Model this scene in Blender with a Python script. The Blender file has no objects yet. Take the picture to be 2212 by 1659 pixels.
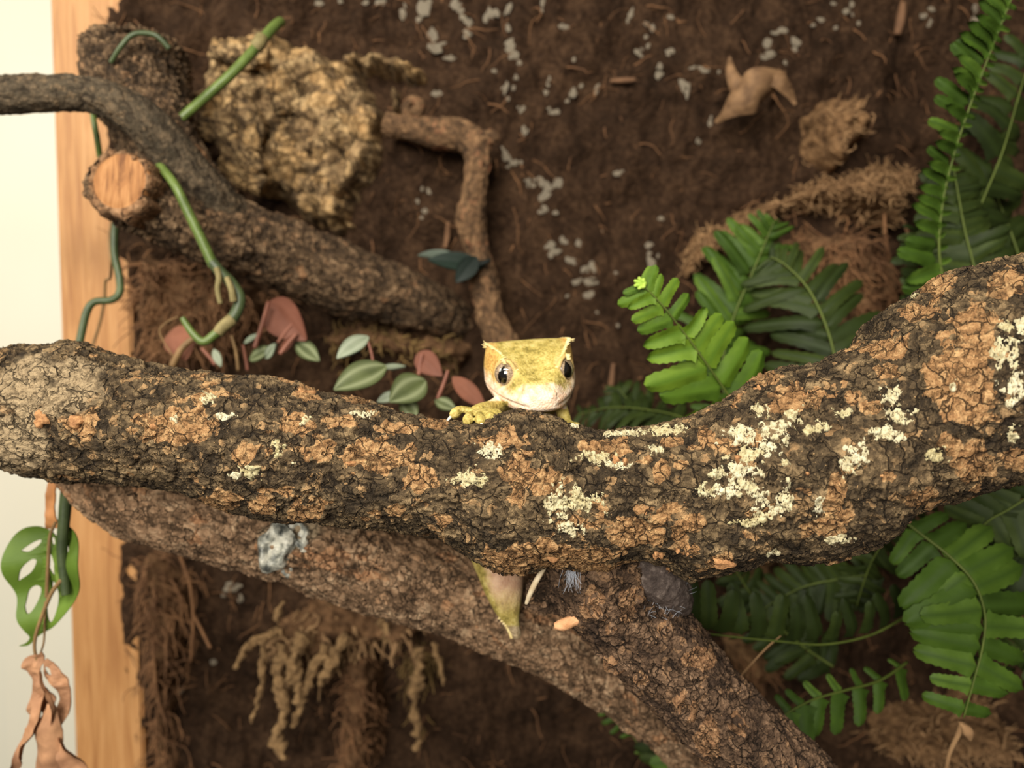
import bpy, bmesh, math, random
import numpy as np
from mathutils import Vector, Matrix

random.seed(7)
RNG = np.random.default_rng(7)
SC = bpy.context.scene
COL = SC.collection

# ------------------------------------------------------------------ camera
IMW, IMH, FPX = 2212.0, 1659.0, 1671.0
CAM = np.array([0.0, 0.0, 0.45])
PITCH = math.radians(3.3)
FWD = np.array([0.0, math.cos(PITCH), -math.sin(PITCH)])
UPV = np.array([0.0, math.sin(PITCH), math.cos(PITCH)])
cam_data = bpy.data.cameras.new('camera')
cam_data.sensor_width = 36.0
cam_data.lens = 36.0 * FPX / IMW
cam_data.clip_start = 0.005
cam_data.clip_end = 20
cam_data.dof.use_dof = True
cam_data.dof.focus_distance = 0.20
cam_data.dof.aperture_fstop = 10.5
cam = bpy.data.objects.new('camera', cam_data)
COL.objects.link(cam)
cam.location = CAM
cam.rotation_euler = (math.radians(90) - PITCH, 0, 0)
SC.camera = cam

# ------------------------------------------------------------------ world, lamps, exposure
world = bpy.data.worlds.new('room_light')
SC.world = world
world.use_nodes = True
bg = world.node_tree.nodes['Background']
bg.inputs[0].default_value = (1.0, 0.93, 0.82, 1)
bg.inputs[1].default_value = 0.17


def area(name, loc, target, sx, sy, power, col):
    l = bpy.data.lights.new(name, 'AREA')
    l.shape = 'RECTANGLE'
    l.size, l.size_y, l.energy, l.color = sx, sy, power, col
    o = bpy.data.objects.new(name, l)
    COL.objects.link(o)
    o.location = loc
    o.rotation_euler = (Vector(target) - Vector(loc)).to_track_quat('-Z', 'Y').to_euler()
    return o


# lamp bar over the open front of the enclosure, the room's window behind the viewer,
# and an added unseen lamp that brightens the white wall beyond the glass side
area('lamp_bar', (-0.11, -0.12, 0.76), (0.0, 0.25, 0.42), 0.34, 0.08, 2.9, (1.0, 0.94, 0.83))
area('room_window', (-0.28, -0.90, 0.72), (0.0, 0.25, 0.42), 0.6, 0.5, 17.0, (1.0, 0.95, 0.86))
area('added_wall_lamp', (-0.66, 0.10, 0.80), (-0.55, 0.80, 0.40), 0.4, 0.3, 4.3, (1.0, 0.95, 0.84))
SC.view_settings.view_transform = 'Standard'
SC.view_settings.look = 'None'
SC.view_settings.gamma = 1.0
SC.view_settings.use_curve_mapping = False
SC.view_settings.exposure = 0.0
SC.cycles.max_bounces = 6
SC.cycles.diffuse_bounces = 3
SC.cycles.glossy_bounces = 2
SC.cycles.transparent_max_bounces = 6

# ------------------------------------------------------------------ helpers
def P(px, py, Y):
    """photo pixel at world depth Y -> world point(s)"""
    px, py, Y = np.broadcast_arrays(np.asarray(px, float), np.asarray(py, float), np.asarray(Y, float))
    dx = (px - IMW / 2) / FPX
    dy = (IMH / 2 - py) / FPX
    d = np.stack([dx, dy * UPV[1] + FWD[1], dy * UPV[2] + FWD[2]], -1)
    return CAM + d * (Y / d[..., 1])[..., None]


def PXM(Y):
    return Y / FPX           # metres per pixel at depth Y


def proj(V):
    d = V - CAM
    z = d @ FWD
    return d[..., 0] / z * FPX + IMW / 2, IMH / 2 - (d @ UPV) / z * FPX


_perm = np.random.default_rng(3).permutation(256)
_perm = np.concatenate([_perm, _perm, _perm])
_g = np.random.default_rng(5).normal(size=(256, 3))
_g /= np.linalg.norm(_g, axis=1)[:, None]


def pn(p):
    """gradient noise, about -0.7 .. 0.7"""
    pi = np.floor(p).astype(np.int64)
    f = p - pi
    pi &= 255
    u = f * f * f * (f * (f * 6 - 15) + 10)
    r = 0
    for i in (0, 1):
        wx = u[:, 0] if i else 1 - u[:, 0]
        hx = _perm[(pi[:, 0] + i) & 255]
        for j in (0, 1):
            wy = u[:, 1] if j else 1 - u[:, 1]
            hy = _perm[hx + ((pi[:, 1] + j) & 255)]
            for k in (0, 1):
                wz = u[:, 2] if k else 1 - u[:, 2]
                h = _perm[hy + ((pi[:, 2] + k) & 255)] & 255
                g = _g[h]
                r = r + wx * wy * wz * (g[:, 0] * (f[:, 0] - i) + g[:, 1] * (f[:, 1] - j) + g[:, 2] * (f[:, 2] - k))
    return r


def fbm(p, octaves=4, gain=0.5):
    a, s, q = 1.0, 0.0, p.copy()
    for _ in range(octaves):
        s = s + a * pn(q)
        a *= gain
        q = q * 2.03 + 11.3
    return s


_wr = np.random.default_rng(9).random((256, 4))


def worley(p):
    """F1, F2, random id of nearest cell"""
    pi = np.floor(p).astype(np.int64)
    f1 = np.full(len(p), 9.0)
    f2 = np.full(len(p), 9.0)
    idr = np.zeros(len(p))
    for i in (-1, 0, 1):
        for j in (-1, 0, 1):
            for k in (-1, 0, 1):
                c = pi + (i, j, k)
                h = _perm[_perm[_perm[c[:, 0] & 255] + (c[:, 1] & 255)] + (c[:, 2] & 255)] & 255
                w = _wr[h]
                d = np.sqrt(((c + w[:, :3] - p) ** 2).sum(1))
                near = d < f1
                f2 = np.where(near, f1, np.minimum(f2, d))
                idr = np.where(near, w[:, 3], idr)
                f1 = np.where(near, d, f1)
    return f1, f2, idr


def sstep(a, b, x):
    t = np.clip((x - a) / (b - a), 0, 1)
    return t * t * (3 - 2 * t)


def catmull(pts, n):
    """dense smooth curve through rows of pts"""
    pts = np.asarray(pts, float)
    m = len(pts)
    t = np.linspace(0, m - 1, n)
    i = np.clip(np.floor(t).astype(int), 0, m - 2)
    f = (t - i)[:, None]
    p0 = pts[np.clip(i - 1, 0, m - 1)]
    p1, p2 = pts[i], pts[i + 1]
    p3 = pts[np.clip(i + 2, 0, m - 1)]
    return 0.5 * (2 * p1 + (p2 - p0) * f + (2 * p0 - 5 * p1 + 4 * p2 - p3) * f ** 2 + (3 * p1 - p0 - 3 * p2 + p3) * f ** 3)


def mesh_np(name, V, quads=None, tris=None, smooth=True):
    me = bpy.data.meshes.new(name)
    V = np.asarray(V, np.float32)
    nq = 0 if quads is None else len(quads)
    nt = 0 if tris is None else len(tris)
    me.vertices.add(len(V))
    me.vertices.foreach_set('co', V.ravel())
    loops = []
    if nq: loops.append(np.asarray(quads, np.int32).ravel())
    if nt: loops.append(np.asarray(tris, np.int32).ravel())
    loops = np.concatenate(loops)
    me.loops.add(len(loops))
    me.loops.foreach_set('vertex_index', loops)
    me.polygons.add(nq + nt)
    st = np.concatenate([np.arange(nq) * 4, nq * 4 + np.arange(nt) * 3]).astype(np.int32)
    me.polygons.foreach_set('loop_start', st)
    me.update(calc_edges=True)
    me.polygons.foreach_set('use_smooth', np.full(nq + nt, smooth))
    me.validate()
    return me


def attr(me, name, vals):
    a = me.attributes.new(name, 'FLOAT', 'POINT')
    a.data.foreach_set('value', np.asarray(vals, np.float32))


def grid_quads(n, m, wrap=False):
    i = np.arange(n - 1)[:, None]
    j = np.arange(m if wrap else m - 1)[None, :]
    j2 = (j + 1) % m
    a = i * m + j
    b = i * m + j2
    return np.stack([a, b, b + m, a + m], -1).reshape(-1, 4)


def normals_grid(G, wrap):
    """unit normals of a grid (n,m,3)"""
    du = np.gradient(G, axis=0)
    if wrap:
        dv = (np.roll(G, -1, 1) - np.roll(G, 1, 1)) / 2
    else:
        dv = np.gradient(G, axis=1)
    N = np.cross(du, dv)
    return N / (np.linalg.norm(N, axis=-1, keepdims=True) + 1e-12)


def frames(C):
    """parallel transport frames along a polyline"""
    T = np.gradient(C, axis=0)
    T /= np.linalg.norm(T, axis=1)[:, None] + 1e-12
    n = len(C)
    A = np.zeros((n, 3))
    ref = np.array([0, 0, 1.0]) if abs(T[0, 2]) < 0.9 else np.array([0, -1.0, 0])
    a = ref - T[0] * (ref @ T[0])
    A[0] = a / np.linalg.norm(a)
    for k in range(1, n):
        a = A[k - 1] - T[k] * (A[k - 1] @ T[k])
        A[k] = a / (np.linalg.norm(a) + 1e-12)
    return T, A, np.cross(T, A)


def tube_grid(pts, rad, n, m):
    C = catmull(pts, n)
    R = catmull(np.asarray(rad, float)[:, None], n)[:, 0]
    T, A, B = frames(C)
    ph = np.linspace(0, 2 * math.pi, m, endpoint=False)
    G = C[:, None] + R[:, None, None] * (np.cos(ph)[None, :, None] * A[:, None] + np.sin(ph)[None, :, None] * B[:, None])
    return C, G


def caps(G, base=0):
    """end cap centres + fans for an (n,m,3) tube grid"""
    n, m, _ = G.shape
    c0, c1 = G[0].mean(0), G[-1].mean(0)
    i0, i1 = base + n * m, base + n * m + 1
    j = np.arange(m)
    j2 = (j + 1) % m
    t0 = np.stack([np.full(m, i0), base + j2, base + j], -1)
    t1 = np.stack([np.full(m, i1), base + (n - 1) * m + j, base + (n - 1) * m + j2], -1)
    return np.stack([c0, c1]), np.concatenate([t0, t1])


class MB:
    """collects pieces of one mesh"""
    def __init__(s):
        s.V, s.Q, s.T, s.n = [], [], [], 0

    def add(s, V, Q=None, T=None):
        V = np.asarray(V, float).reshape(-1, 3)
        s.V.append(V)
        if Q is not None and len(Q): s.Q.append(np.asarray(Q) + s.n)
        if T is not None and len(T): s.T.append(np.asarray(T) + s.n)
        s.n += len(V)

    def tube(s, pts, rad, n=12, m=8):
        C, G = tube_grid(pts, rad, n, m)
        cv, ct = caps(G)
        s.add(np.concatenate([G.reshape(-1, 3), cv]), grid_quads(n, m, True), ct)

    def mesh(s, name, smooth=True):
        return mesh_np(name, np.concatenate(s.V), np.concatenate(s.Q) if s.Q else None, np.concatenate(s.T) if s.T else None, smooth)


def obj(name, me, mat=None, parent=None):
    o = bpy.data.objects.new(name, me)
    COL.objects.link(o)
    if mat is not None and not me.materials:
        for mm in (mat if isinstance(mat, (list, tuple)) else [mat]):
            me.materials.append(mm)
    if parent is not None:
        o.parent = parent
        o.matrix_parent_inverse = Matrix.Translation(parent.location).inverted() if parent.type == 'EMPTY' else Matrix.Identity(4)
    return o


def thing(name, label, cat, loc, group=None):
    o = bpy.data.objects.new(name, None)
    o.empty_display_size = 0.01
    COL.objects.link(o)
    o.location = Vector(loc)
    return tag(o, label, cat, group)


def tag(o, label=None, cat=None, group=None, kind=None):
    if label: o['label'] = label
    if cat: o['category'] = cat
    if group: o['group'] = group
    if kind: o['kind'] = kind
    return o


# ------------------------------------------------------------------ materials
def lin(c):
    return tuple((x / 255 / 12.92) if x / 255 < 0.04045 else ((x / 255 + 0.055) / 1.055) ** 2.4 for x in c) + (1.0,)


class Mat:
    def __init__(s, name, rough=0.8, spec=0.3):
        s.m = bpy.data.materials.new(name)
        s.m.use_nodes = True
        s.nt = s.m.node_tree
        s.b = s.nt.nodes['Principled BSDF']
        s.b.inputs['Roughness'].default_value = rough
        s.b.inputs['Specular IOR Level'].default_value = spec
        s.tc = s.nt.nodes.new('ShaderNodeTexCoord')
        s.co = s.tc.outputs['Object']

    def set(s, node, k, v):
        if hasattr(v, 'links') or isinstance(v, bpy.types.NodeSocket):
            s.nt.links.new(v, node.inputs[k])
        else:
            node.inputs[k].default_value = v

    def noise(s, scale, detail=4, rough=0.55, stretch=None, dist=0.0):
        n = s.nt.nodes.new('ShaderNodeTexNoise')
        co = s.co
        if stretch:
            mp = s.nt.nodes.new('ShaderNodeMapping')
            mp.inputs['Scale'].default_value = stretch
            s.nt.links.new(co, mp.inputs[0])
            co = mp.outputs[0]
        s.nt.links.new(co, n.inputs['Vector'])
        n.inputs['Scale'].default_value = scale
        n.inputs['Detail'].default_value = detail
        n.inputs['Roughness'].default_value = rough
        n.inputs['Distortion'].default_value = dist
        return n.outputs['Fac']

    def voro(s, scale, feature='F1', out='Distance', rnd=1.0):
        n = s.nt.nodes.new('ShaderNodeTexVoronoi')
        n.feature = feature
        s.nt.links.new(s.co, n.inputs['Vector'])
        n.inputs['Scale'].default_value = scale
        n.inputs['Randomness'].default_value = rnd
        return n.outputs[out]

    def attr(s, name):
        n = s.nt.nodes.new('ShaderNodeAttribute')
        n.attribute_name = name
        return n.outputs['Fac']

    def rand(s):
        return s.nt.nodes.new('ShaderNodeObjectInfo').outputs['Random']

    def ramp(s, fac, stops):
        n = s.nt.nodes.new('ShaderNodeValToRGB')
        e = n.color_ramp.elements
        while len(e) < len(stops): e.new(0.5)
        for k, (pos, c) in enumerate(stops):
            e[k].position = pos
            e[k].color = lin(c) if len(c) == 3 else c
        s.nt.links.new(fac, n.inputs[0])
        return n.outputs[0]

    def step(s, fac, a, b):
        n = s.nt.nodes.new('ShaderNodeMapRange')
        n.interpolation_type = 'SMOOTHSTEP'
        s.set(n, 0, fac)
        n.inputs[1].default_value, n.inputs[2].default_value = a, b
        return n.outputs[0]

    def math(s, op, a, b=None):
        n = s.nt.nodes.new('ShaderNodeMath')
        n.operation = op
        s.set(n, 0, a)
        if b is not None: s.set(n, 1, b)
        return n.outputs[0]

    def mix(s, fac, a, b, mode='MIX'):
        n = s.nt.nodes.new('ShaderNodeMix')
        n.data_type = 'RGBA'
        n.blend_type = mode
        s.set(n, 0, fac)
        a = lin(a) if isinstance(a, tuple) and len(a) == 3 else a
        b = lin(b) if isinstance(b, tuple) and len(b) == 3 else b
        s.set(n, 6, a)
        s.set(n, 7, b)
        return n.outputs[2]

    def col(s, c):
        s.set(s.b, 'Base Color', lin(c) if isinstance(c, tuple) else c)
        return s

    def bump(s, h, dist, strength=1.0):
        n = s.nt.nodes.new('ShaderNodeBump')
        n.inputs['Strength'].default_value = strength
        n.inputs['Distance'].default_value = dist
        s.nt.links.new(h, n.inputs['Height'])
        s.nt.links.new(n.outputs[0], s.b.inputs['Normal'])
        return s


def simple(name, c1, c2, scale, rough=0.7, bumpd=0.0, spec=0.3, detail=5, stretch=None):
    M = Mat(name, rough, spec)
    f = M.noise(scale, detail, 0.6, stretch)
    M.col(M.ramp(f, [(0.3, c1), (0.7, c2)]))
    if bumpd: M.bump(f, bumpd)
    return M


def bark_mat(name, dark, mid, light, cork, corkl, fine=700, bleach_haze=(196, 170, 132), cr=190, hk=1.0):
    """bark: tone, cork and crack masks come from the modelled surface; grain and hair cracks from noise"""
    M = Mat(name, 0.88, 0.18)
    n1 = M.noise(fine, 4, 0.68)
    n2 = M.noise(fine * 0.22, 3, 0.6)
    n3 = M.noise(fine * 2.6, 2, 0.6)
    # warped coordinates for hair cracks and small scales of bark
    nz = M.nt.nodes.new('ShaderNodeTexNoise')
    nz.inputs['Scale'].default_value = 260
    nz.inputs['Detail'].default_value = 2
    M.nt.links.new(M.co, nz.inputs['Vector'])
    vm = M.nt.nodes.new('ShaderNodeVectorMath')
    vm.operation = 'MULTIPLY_ADD'
    M.nt.links.new(nz.outputs['Color'], vm.inputs[0])
    vm.inputs[1].default_value = (0.0042, 0.0042, 0.0042)
    M.nt.links.new(M.co, vm.inputs[2])
    keep = M.co
    M.co = vm.outputs[0]
    e1 = M.voro(cr, 'DISTANCE_TO_EDGE')
    e2 = M.voro(cr * 2.7, 'DISTANCE_TO_EDGE')
    cellc = M.voro(cr * 2.7, 'F1', 'Color')
    M.co = keep
    sp = M.nt.nodes.new('ShaderNodeSeparateColor')
    M.nt.links.new(cellc, sp.inputs[0])
    cid = sp.outputs[0]
    k1 = M.math('MULTIPLY', M.step(e1, 0.045, 0.012), M.step(n2, 0.40, 0.52))
    k2 = M.math('MULTIPLY', M.step(e2, 0.07, 0.02), M.step(M.noise(fine * 0.3, 2), 0.50, 0.62))
    hair = M.math('MULTIPLY', M.math('MAXIMUM', k1, M.math('MULTIPLY', k2, 0.8)), hk)
    t = M.math('MULTIPLY_ADD', n1, 0.55)
    M.set(t.node, 2, M.math('MULTIPLY_ADD', M.attr('tone'), 0.5))
    t2 = M.math('ADD', M.math('MULTIPLY', n2, 0.28), M.math('MULTIPLY', cid, 0.22))
    M.set(t.node.inputs[2].links[0].from_node, 2, t2)
    base = M.ramp(t, [(0.50, dark), (0.74, mid), (1.0, light)])
    ckf = M.math('ADD', M.math('MULTIPLY', n1, 0.62), M.math('ADD', M.math('MULTIPLY', n3, 0.2), M.math('MULTIPLY', cid, 0.16)))
    ck = M.ramp(ckf, [(0.30, tuple(int(x * 0.58) for x in cork)), (0.46, cork), (0.66, corkl)])
    cm = M.step(M.math('ADD', M.attr('cork'), M.math('MULTIPLY', M.math('SUBTRACT', M.math('ADD', n1, n2), 1.0), 0.9)), 0.42, 0.56)
    c = M.mix(cm, base, ck)
    fl = M.step(M.math('ADD', n3, M.math('MULTIPLY', n1, 0.6)), 0.99, 1.06)
    c = M.mix(M.math('MULTIPLY', fl, 0.7), c, tuple(min(255, int(x * 1.12)) for x in corkl))
    f2 = M.math('MULTIPLY', M.step(cid, 0.80, 0.86), M.step(M.noise(fine * 0.16, 2), 0.47, 0.58))
    c = M.mix(M.math('MULTIPLY', f2, 0.6), c, M.mix(n1, cork, corkl))
    c = M.mix(M.attr('bleach_haze'), c, M.mix(n1, tuple(int(x * 0.62) for x in bleach_haze), bleach_haze))
    c = M.mix(M.math('MULTIPLY', M.math('MAXIMUM', M.attr('crack'), hair), 0.82), c, (30, 22, 15))
    M.col(c)
    hb = M.math('ADD', M.math('ADD', n1, M.math('MULTIPLY', n3, 0.5)), M.math('SUBTRACT', M.math('MULTIPLY', cid, 0.25), M.math('MULTIPLY', hair, 0.9)))
    M.bump(hb, 0.0011, 1.0)
    return M.m


MT = {}
MT['bark'] = bark_mat('branch_bark', (52, 43, 32), (92, 76, 55), (150, 126, 92), (158, 118, 78), (200, 162, 114), 800)
MT['bark_rear'] = bark_mat('rear_branch_bark', (98, 77, 57), (158, 125, 95), (206, 174, 138), (170, 124, 88), (202, 162, 122), 520, (204, 178, 142), 260)
MT['bark_upper'] = bark_mat('upper_branch_bark', (62, 49, 36), (104, 82, 60), (150, 122, 92), (134, 98, 68), (166, 130, 96), 480)
MT['bark_fork'] = bark_mat('fork_branch_bark', (60, 46, 36), (98, 76, 58), (138, 110, 86), (138, 102, 72), (170, 134, 98), 620)
MT['bark_grey'] = bark_mat('thin_branch_bark', (62, 54, 42), (86, 74, 58), (116, 98, 76), (100, 82, 60), (128, 106, 80), 420, hk=0.12)
MT['bark_twig'] = bark_mat('twig_bark', (82, 62, 44), (114, 86, 60), (144, 112, 80), (130, 84, 58), (152, 108, 78), 380, hk=0.35)
MT['cork_slab'] = bark_mat('cork_slab_bark', (70, 55, 38), (134, 108, 76), (188, 158, 114), (166, 132, 88), (200, 166, 118), 330, cr=110)
M = Mat('lichen', 0.9, 0.15)
f = M.noise(900, 5, 0.65)
M.col(M.mix(M.rand(), M.ramp(f, [(0.32, (112, 98, 66)), (0.46, (180, 166, 122)), (0.66, (206, 196, 156))]), M.ramp(f, [(0.32, (128, 118, 90)), (0.44, (200, 190, 156)), (0.64, (222, 214, 186))])))
M.bump(f, 0.0008)
MT['lichen'] = M.m
MT['flake'] = simple('bark_flake', (128, 86, 54), (200, 150, 100), 700, 0.85, 0.0006).m
M = Mat('peat_wall', 0.95, 0.1)
a, b = M.noise(60, 4, 0.65), M.noise(420, 4, 0.65)
t = M.math('MULTIPLY_ADD', a, 0.55)
M.set(t.node, 2, M.math('MULTIPLY', b, 0.5))
M.col(M.ramp(t, [(0.34, (32, 22, 14)), (0.52, (54, 38, 26)), (0.70, (84, 62, 44))]))
M.bump(b, 0.003)
MT['peat'] = M.m
MT['fibre'] = simple('coir_fibre', (88, 60, 40), (140, 100, 66), 60, 0.85, 0).m
MT['fibre_light'] = simple('pale_moss_fibre', (116, 86, 58), (170, 134, 94), 50, 0.85, 0).m
MT['fibre_green'] = simple('olive_moss_fibre', (84, 66, 36), (150, 120, 72), 50, 0.85, 0).m
MT['moss'] = simple('dry_moss', (74, 54, 37), (144, 110, 76), 190, 0.95, 0.004, 0.1).m
MT['moss_dark'] = simple('dark_root_mass', (62, 44, 30), (124, 92, 64), 150, 0.95, 0.004, 0.1).m
MT['droppings'] = simple('chalky_white', (164, 146, 120), (228, 214, 190), 200, 0.8, 0.001).m
M = Mat('white_panel', 0.45, 0.4)
M.col(M.mix(M.noise(6, 2), (226, 220, 202), (236, 231, 216)))
MT['white'] = M.m
M = Mat('pine_wood', 0.55, 0.35)
g = M.noise(28, 6, 0.6, (9, 9, 0.55), 1.2)
kn = M.voro(26)
c = M.ramp(g, [(0.30, (146, 98, 56)), (0.52, (170, 122, 74)), (0.72, (184, 138, 90))])
c = M.mix(M.step(kn, 0.16, 0.06), c, (150, 86, 44))
M.col(c)
M.bump(g, 0.0006)
MT['pine'] = M.m
M = Mat('sawn_wood', 0.7, 0.25)
g = M.noise(90, 5, 0.6, (5.0, 1.0, 0.8), 0.8)
M.col(M.ramp(g, [(0.32, (104, 66, 38)), (0.5, (152, 104, 62)), (0.7, (182, 134, 86))]))
M.bump(g, 0.0008)
MT['sawn'] = M.m
# ------------------------------------------------------------------ the enclosure
YW = 0.40                                   # depth of the planted back wall
XL = float(P(150, 830, 0.392)[0])           # inner face of the white side panel


def boxm(name, lo, hi, bev=0.0):
    bm = bmesh.new()
    bmesh.ops.create_cube(bm, size=1)
    for v in bm.verts:
        v.co = Vector([lo[k] + (v.co[k] + 0.5) * (hi[k] - lo[k]) for k in range(3)])
    if bev:
        bmesh.ops.bevel(bm, geom=bm.edges[:], offset=bev, segments=2, affect='EDGES')
    me = bpy.data.meshes.new(name)
    bm.to_mesh(me)
    bm.free()
    return me


tag(obj('floor', boxm('floor', (XL - 0.02, -0.02, -0.02), (0.36, 0.46, 0.0)), MT['peat']), kind='structure',
    label='dark peaty substrate floor of the enclosure')
MG = bpy.data.materials.new('clear_glass')
MG.use_nodes = True
nt = MG.node_tree
nt.nodes.remove(nt.nodes['Principled BSDF'])
tr, gl, mx = (nt.nodes.new(k) for k in ('ShaderNodeBsdfTransparent', 'ShaderNodeBsdfGlossy', 'ShaderNodeMixShader'))
tr.inputs[0].default_value = (0.98, 0.985, 0.975, 1)
gl.inputs['Roughness'].default_value = 0.02
mx.inputs[0].default_value = 0.035
nt.links.new(tr.outputs[0], mx.inputs[1]); nt.links.new(gl.outputs[0], mx.inputs[2])
nt.links.new(mx.outputs[0], nt.nodes['Material Output'].inputs[0])
tag(obj('window_1', boxm('window_1', (XL - 0.004, -0.02, 0.0), (XL, 0.392, 0.86)), MG), kind='structure',
    label='clear glass side pane of the enclosure')
tag(obj('wall_left', boxm('wall_left', (-1.9, 0.80, -0.8), (0.2, 0.82, 1.9)), MT['white']), kind='structure',
    label='cream white room wall beyond the glass side')
tag(obj('wall_right', boxm('wall_right', (0.345, 0.10, 0.0), (0.36, 0.45, 0.86)), MT['peat']), kind='structure',
    label='brown side panel')


def wall_h(x, z):
    """how far the peat wall bulges towards the viewer"""
    p = np.stack([x * 1000, z * 1000, np.zeros_like(x)], -1)
    h = 0.011 * fbm(p / 70.0, 3) + 0.0065 * fbm(p / 22.0 + 5, 3) + 0.0032 * fbm(p / 6.0 + 9, 3)
    f1, f2, _ = worley(p / 9.0 + 3)
    h += 0.002 * (0.6 - f1)
    edge = sstep(XL + 0.075, XL + 0.03, x)
    hx, hz = P(1965, 185, 0.40)[[0, 2]]
    hole = np.exp(-((x - hx) / 0.012) ** 2 - ((z - hz) / 0.017) ** 2)
    return h + 0.006 + 0.006 * edge - 0.022 * hole


def wall_pt(px, py, lift=0.0):
    """point of the wall surface seen at a pixel"""
    px, py = np.atleast_1d(np.asarray(px, float)), np.atleast_1d(np.asarray(py, float))
    Y = np.full(len(px), YW)
    for _ in range(3):
        q = P(px, py, Y)
        Y = YW - wall_h(q[:, 0], q[:, 2]) - lift
    return P(px, py, Y)


nx, nz = 560, 420
xs = np.linspace(XL + 0.026, 0.345, nx)
zs = np.linspace(0.02, 0.84, nz)
X, Z = np.meshgrid(xs, zs, indexing='ij')
h = wall_h(X.ravel(), Z.ravel()).reshape(X.shape)
# crumbly left margin over the timber
jit = 0.004 * fbm(np.stack([zs * 1000 / 16, np.zeros(nz), np.zeros(nz)], -1), 4)
Xj = X + (sstep(XL + 0.06, XL + 0.026, X) * jit[None, :])
h[0] = -0.02
G = np.stack([Xj, YW - h, Z], -1)
wall = tag(obj('wall_back', mesh_np('wall_back', G.reshape(-1, 3), grid_quads(nx, nz)[:, ::-1]), MT['peat']), kind='structure',
           label='dark brown peat and coir covered back wall')
# backing board behind the peat
tag(obj('wall_backing', boxm('wall_backing', (XL, 0.425, 0.0), (0.345, 0.44, 0.86)), MT['peat']), kind='structure',
    label='backing board behind the peat')

# pine corner post
x0 = XL
x1 = float(P(262, 830, 0.386)[0])
tag(obj('corner_post', boxm('corner_post', (x0, 0.386, 0.0), (x1 + 0.006, 0.425, 0.86), 0.0012), MT['pine']),
    'orange pine corner post standing between the white panel and the brown peat wall', 'post')


def strands(name, starts, dirs, length, rad, droop, wob, mat, parent, seg=6, seed=1):
    """many thin fibres joined in one part"""
    r = np.random.default_rng(seed)
    n = len(starts)
    L = length * r.uniform(0.5, 1.4, n)
    p = np.array(starts, float)
    d = np.array(dirs, float)
    d /= np.linalg.norm(d, axis=1)[:, None] + 1e-9
    pts = [p]
    for k in range(seg - 1):
        d = d + r.normal(0, wob, (n, 3)) + np.array([0, 0, -droop])
        d /= np.linalg.norm(d, axis=1)[:, None]
        p = p + d * (L / (seg - 1))[:, None]
        pts.append(p)
    C = np.stack(pts, 1)                                  # n, seg, 3
    T = np.gradient(C, axis=1)
    T /= np.linalg.norm(T, axis=2, keepdims=True) + 1e-9
    ref = np.array([0.31, -0.83, 0.46])
    A = np.cross(T, ref)
    A /= np.linalg.norm(A, axis=2, keepdims=True) + 1e-9
    B = np.cross(T, A)
    R = rad * r.uniform(0.6, 1.5, n)[:, None] * np.linspace(1.0, 0.45, seg)[None]
    rings = [C + R[..., None] * (math.cos(a) * A + math.sin(a) * B) for a in (0, 2.094, 4.189)]
    V = np.stack(rings, 2)                                # n, seg, 3, 3
    q = grid_quads(seg, 3, True)
    Q = (q[None] + (np.arange(n) * seg * 3)[:, None, None]).reshape(-1, 4)
    o = obj(name, mesh_np(name, V.reshape(-1, 3), Q), mat, parent)
    o['kind'] = 'stuff'
    return o


# loose coir fibres all over the wall
n = 2600
sx = RNG.uniform(-0.20, 0.33, n)
sz = RNG.uniform(0.16, 0.80, n)
sp = np.stack([sx, YW - wall_h(sx, sz) + 0.0005, sz], -1)
an = RNG.uniform(0, 6.283, n)
dd = np.stack([np.cos(an), RNG.uniform(-0.45, 0.05, n), np.sin(an)], -1)
strands('coir_fibres', sp, dd, 0.014, 0.00035, 0.12, 0.28, MT['fibre'], wall, 6, 4)

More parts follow.
